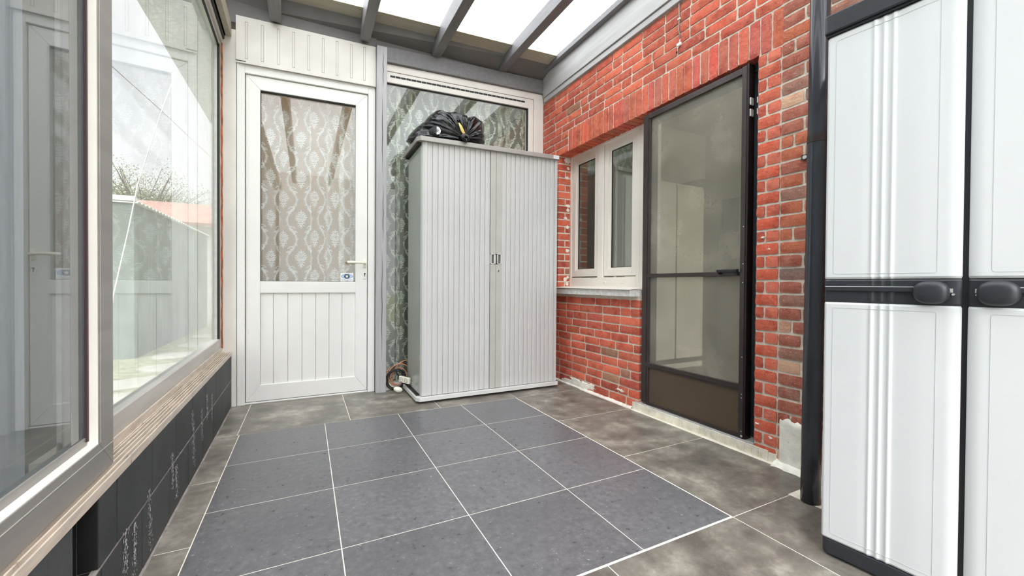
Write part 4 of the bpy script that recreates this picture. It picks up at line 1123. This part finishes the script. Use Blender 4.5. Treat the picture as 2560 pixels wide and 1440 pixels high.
# ---------------------------------------------------------------- outside
g = MB(); g.box(-40, -30, -.16, 40, 40, -.10)
structure(g.build('ground', 'grass'), 'garden grass outside the window', 'grass')
for i, (x, y_) in enumerate(((-1.05, 1.6), (-1.12, 2.3), (-1.05, 3.1), (-1.2, 4.0), (-1.15, 5.0), (-1.22, 6.2), (-1.2, 7.6))):
    g = MB(); n = 10
    g.prism([(x + .27 * math.cos(a) * random.uniform(.85, 1.1), y_ + .30 * math.sin(a) * random.uniform(.85, 1.1)) for a in np.linspace(0, 2 * PI, n + 1)[:-1]], 2, -.11, -.085)
    tag(g.build('stepping_stone', 'path'), ['nearest', 'second', 'third', 'fourth', 'fifth', 'sixth', 'farthest'][i] + ' flat pale stepping stone along the shed', 'stepping stone', 'stepping stones in the grass')
sh = empty('garden_shed', (-2.6, 6, -.1), label='weathered grey-green garden shed with a white corrugated roof edge', cat='shed')
g = MB(); n = 84; b = 0
poly = []
for i in range(n * 4 + 1):
    y_ = 4.0 + 4.3 * i / (n * 4); poly.append((-1.61 + .012 * math.sin(i * PI / 4 * 2), y_))
poly += [(-3.9, 8.3), (-3.9, 4.0)]
g.prism(poly, 2, -.12, 1.86); g.build('wall', 'shed', sh)
g = MB(); cnt = 30
for i in range(cnt):
    y_ = 3.96 + 4.34 * i / cnt; pts = [(y_ + (4.34 / cnt) * k / 6, 1.885 + .026 * math.sin(PI * k / 6)) for k in range(7)]
    g.prism(pts + [(p[0], p[1] - .012) for p in pts[::-1]], 0, -1.56, -4.0)
g.box(-4.0, 3.95, 1.90, -1.58, 3.99, 1.96)
g.build('roof', 'shed_roof', sh)
ho = empty('neighbour_house', (-3, 12, -.1), label='low house with a faded red roof beyond the shed', cat='house')
MB().box(-5.2, 11.5, -.12, -1.2, 15, 2.45).build('wall', 'house', ho)
MB().prism([(11.1, 2.42), (13.2, 3.25), (13.2, 3.33), (11.05, 2.5)], 0, -5.4, -1.0).build('roof', 'red_roof', ho)
def tree(x, y_, h_, r_, label, seed, nb=130, nl=17000, spread=1.0):
    rg = random.Random(seed); t_ = empty('tree', (x, y_, -.1), label=label, cat='tree', group=None)
    g = MB(); g.tube([(x, y_, -.12), (x + .05, y_, h_ * .35), (x, y_, h_ * .6)], [.16, .12, .08], 8)
    tips = []
    for k in range(nb):
        a = rg.uniform(0, 2 * PI); e_ = rg.uniform(.15, 1.35); L_ = r_ * rg.uniform(.6, .95)
        p0 = Vector((x, y_, h_ * rg.uniform(.35, .6))); d = Vector((math.cos(a) * math.cos(e_) * spread, math.sin(a) * math.cos(e_) * spread, math.sin(e_) * .8))
        p1 = p0 + d * L_ * .5 + Vector((rg.uniform(-.1, .1),) * 3); p2 = p0 + d * L_
        g.tube([p0, p1, p2], [.035, .02, .006], 5); tips += [p1, p2]
        for q in range(3):
            p3 = p1 + Vector((rg.uniform(-1, 1), rg.uniform(-1, 1), rg.uniform(-.2, 1))) * L_ * .3; g.tube([p1, p3], [.012, .004], 4); tips.append(p3)
    g.build('branches', 'bark', t_)
    g = MB()
    for k in range(nl):
        c_ = rg.choice(tips) + Vector((rg.gauss(0, .22), rg.gauss(0, .22), rg.gauss(0, .16))); s_ = rg.uniform(.02, .042)
        a = Vector((rg.uniform(-1, 1), rg.uniform(-1, 1), rg.uniform(-1, 1))).normalized(); b_ = a.orthogonal().normalized()
        b = len(g.v); g.v += [tuple(c_ - a * s_), tuple(c_ + b_ * s_ * .5), tuple(c_ + a * s_), tuple(c_ - b_ * s_ * .5)]; g.face([b, b + 1, b + 2, b + 3])
    o = g.build('foliage', 'leaf', t_)
tree(-5.6, 19.0, 5.6, 3.6, 'spreading budding tree behind the shed roof', 5)
tree(-3.4, 27.0, 5.4, 2.4, 'smaller distant tree above the red roof', 8, 40, 5200)
for nm, pts, lab, mt, rr in (('overhead_wire', [(-1.0, 4.05, 4.4), (-1.0, 3.44, 3.62), (-1.0, 2.66, 2.674), (-1.0, 1.97, 1.756), (-1.0, 1.74, 1.30), (-1.0, 1.44, .77), (-1.0, 1.3, .2)], 'white cord hanging slantwise outside the window', 'shed_roof', .0055), ('overhead_wire', [(-1.25, .6, 2.78), (-1.25, 2.23, 2.858), (-1.25, 3.62, 2.986), (-1.25, 6.7, 3.23), (-1.25, 8, 3.35)], 'thin dark wire crossing the sky outside the window', 'cable_grey', .004)):
    tag(MB().tube(pts, rr, 6).build(nm, mt, smooth=True), lab, 'wire')
structure(MB().box(-.34, -4.6, -.1, -.27, -1.385, 2.68).build('trim_25', 'outpost'), 'blue-grey wooden post outside the nearest window pane', 'post')
structure(MB().box(-.64, -4.6, -.1, -.60, .02, 2.6).build('trim_26', 'outdark'), 'dark outdoor screen behind the nearest window pane', 'screen')

# ------------------------------------------------------------------ fix parenting offsets
bpy.context.view_layer.update()
for o in list(bpy.data.objects):
    if o.type == 'EMPTY' and o.parent is None and o.name.split('.')[0] not in ('storage_cupboard', 'socket_strip'):
        for c in o.children: c.matrix_parent_inverse = Matrix.Translation(-o.location)

# ------------------------------------------------------------------ light
w = bpy.data.worlds.new('overcast'); scn.world = w; w.use_nodes = True
nt = w.node_tree; nt.nodes.clear()
o = nt.nodes.new('ShaderNodeOutputWorld'); bg = nt.nodes.new('ShaderNodeBackground'); tc = nt.nodes.new('ShaderNodeTexCoord')
mp = nt.nodes.new('ShaderNodeMapping'); mp.inputs['Scale'].default_value = (1, 1, 2.5); nz = nt.nodes.new('ShaderNodeTexNoise'); nz.inputs['Scale'].default_value = 2.2; nz.inputs['Detail'].default_value = 5
cr = nt.nodes.new('ShaderNodeValToRGB'); cr.color_ramp.elements[0].position = .35; cr.color_ramp.elements[0].color = (.84, .885, .93, 1); cr.color_ramp.elements[1].position = .65; cr.color_ramp.elements[1].color = (1, 1, 1, 1)
nt.links.new(tc.outputs['Generated'], mp.inputs[0]); nt.links.new(mp.outputs[0], nz.inputs[0]); nt.links.new(nz.outputs[0], cr.inputs[0]); nt.links.new(cr.outputs[0], bg.inputs[0]); nt.links.new(bg.outputs[0], o.inputs[0])
bg.inputs[1].default_value = .6
sun = bpy.data.lights.new('sun', 'SUN'); sun.energy = 2.4; sun.angle = 1.5; so_ = bpy.data.objects.new('sun', sun); COL.objects.link(so_); so_.rotation_euler = (.55, -.35, 0)

vs = scn.view_settings; vs.view_transform = 'Standard'; vs.look = 'None'; vs.gamma = 1; vs.use_curve_mapping = False; vs.exposure = 2.06
scn.cycles.max_bounces = 14; scn.cycles.transparent_max_bounces = 24; scn.cycles.diffuse_bounces = 7; scn.cycles.sample_clamp_indirect = 6
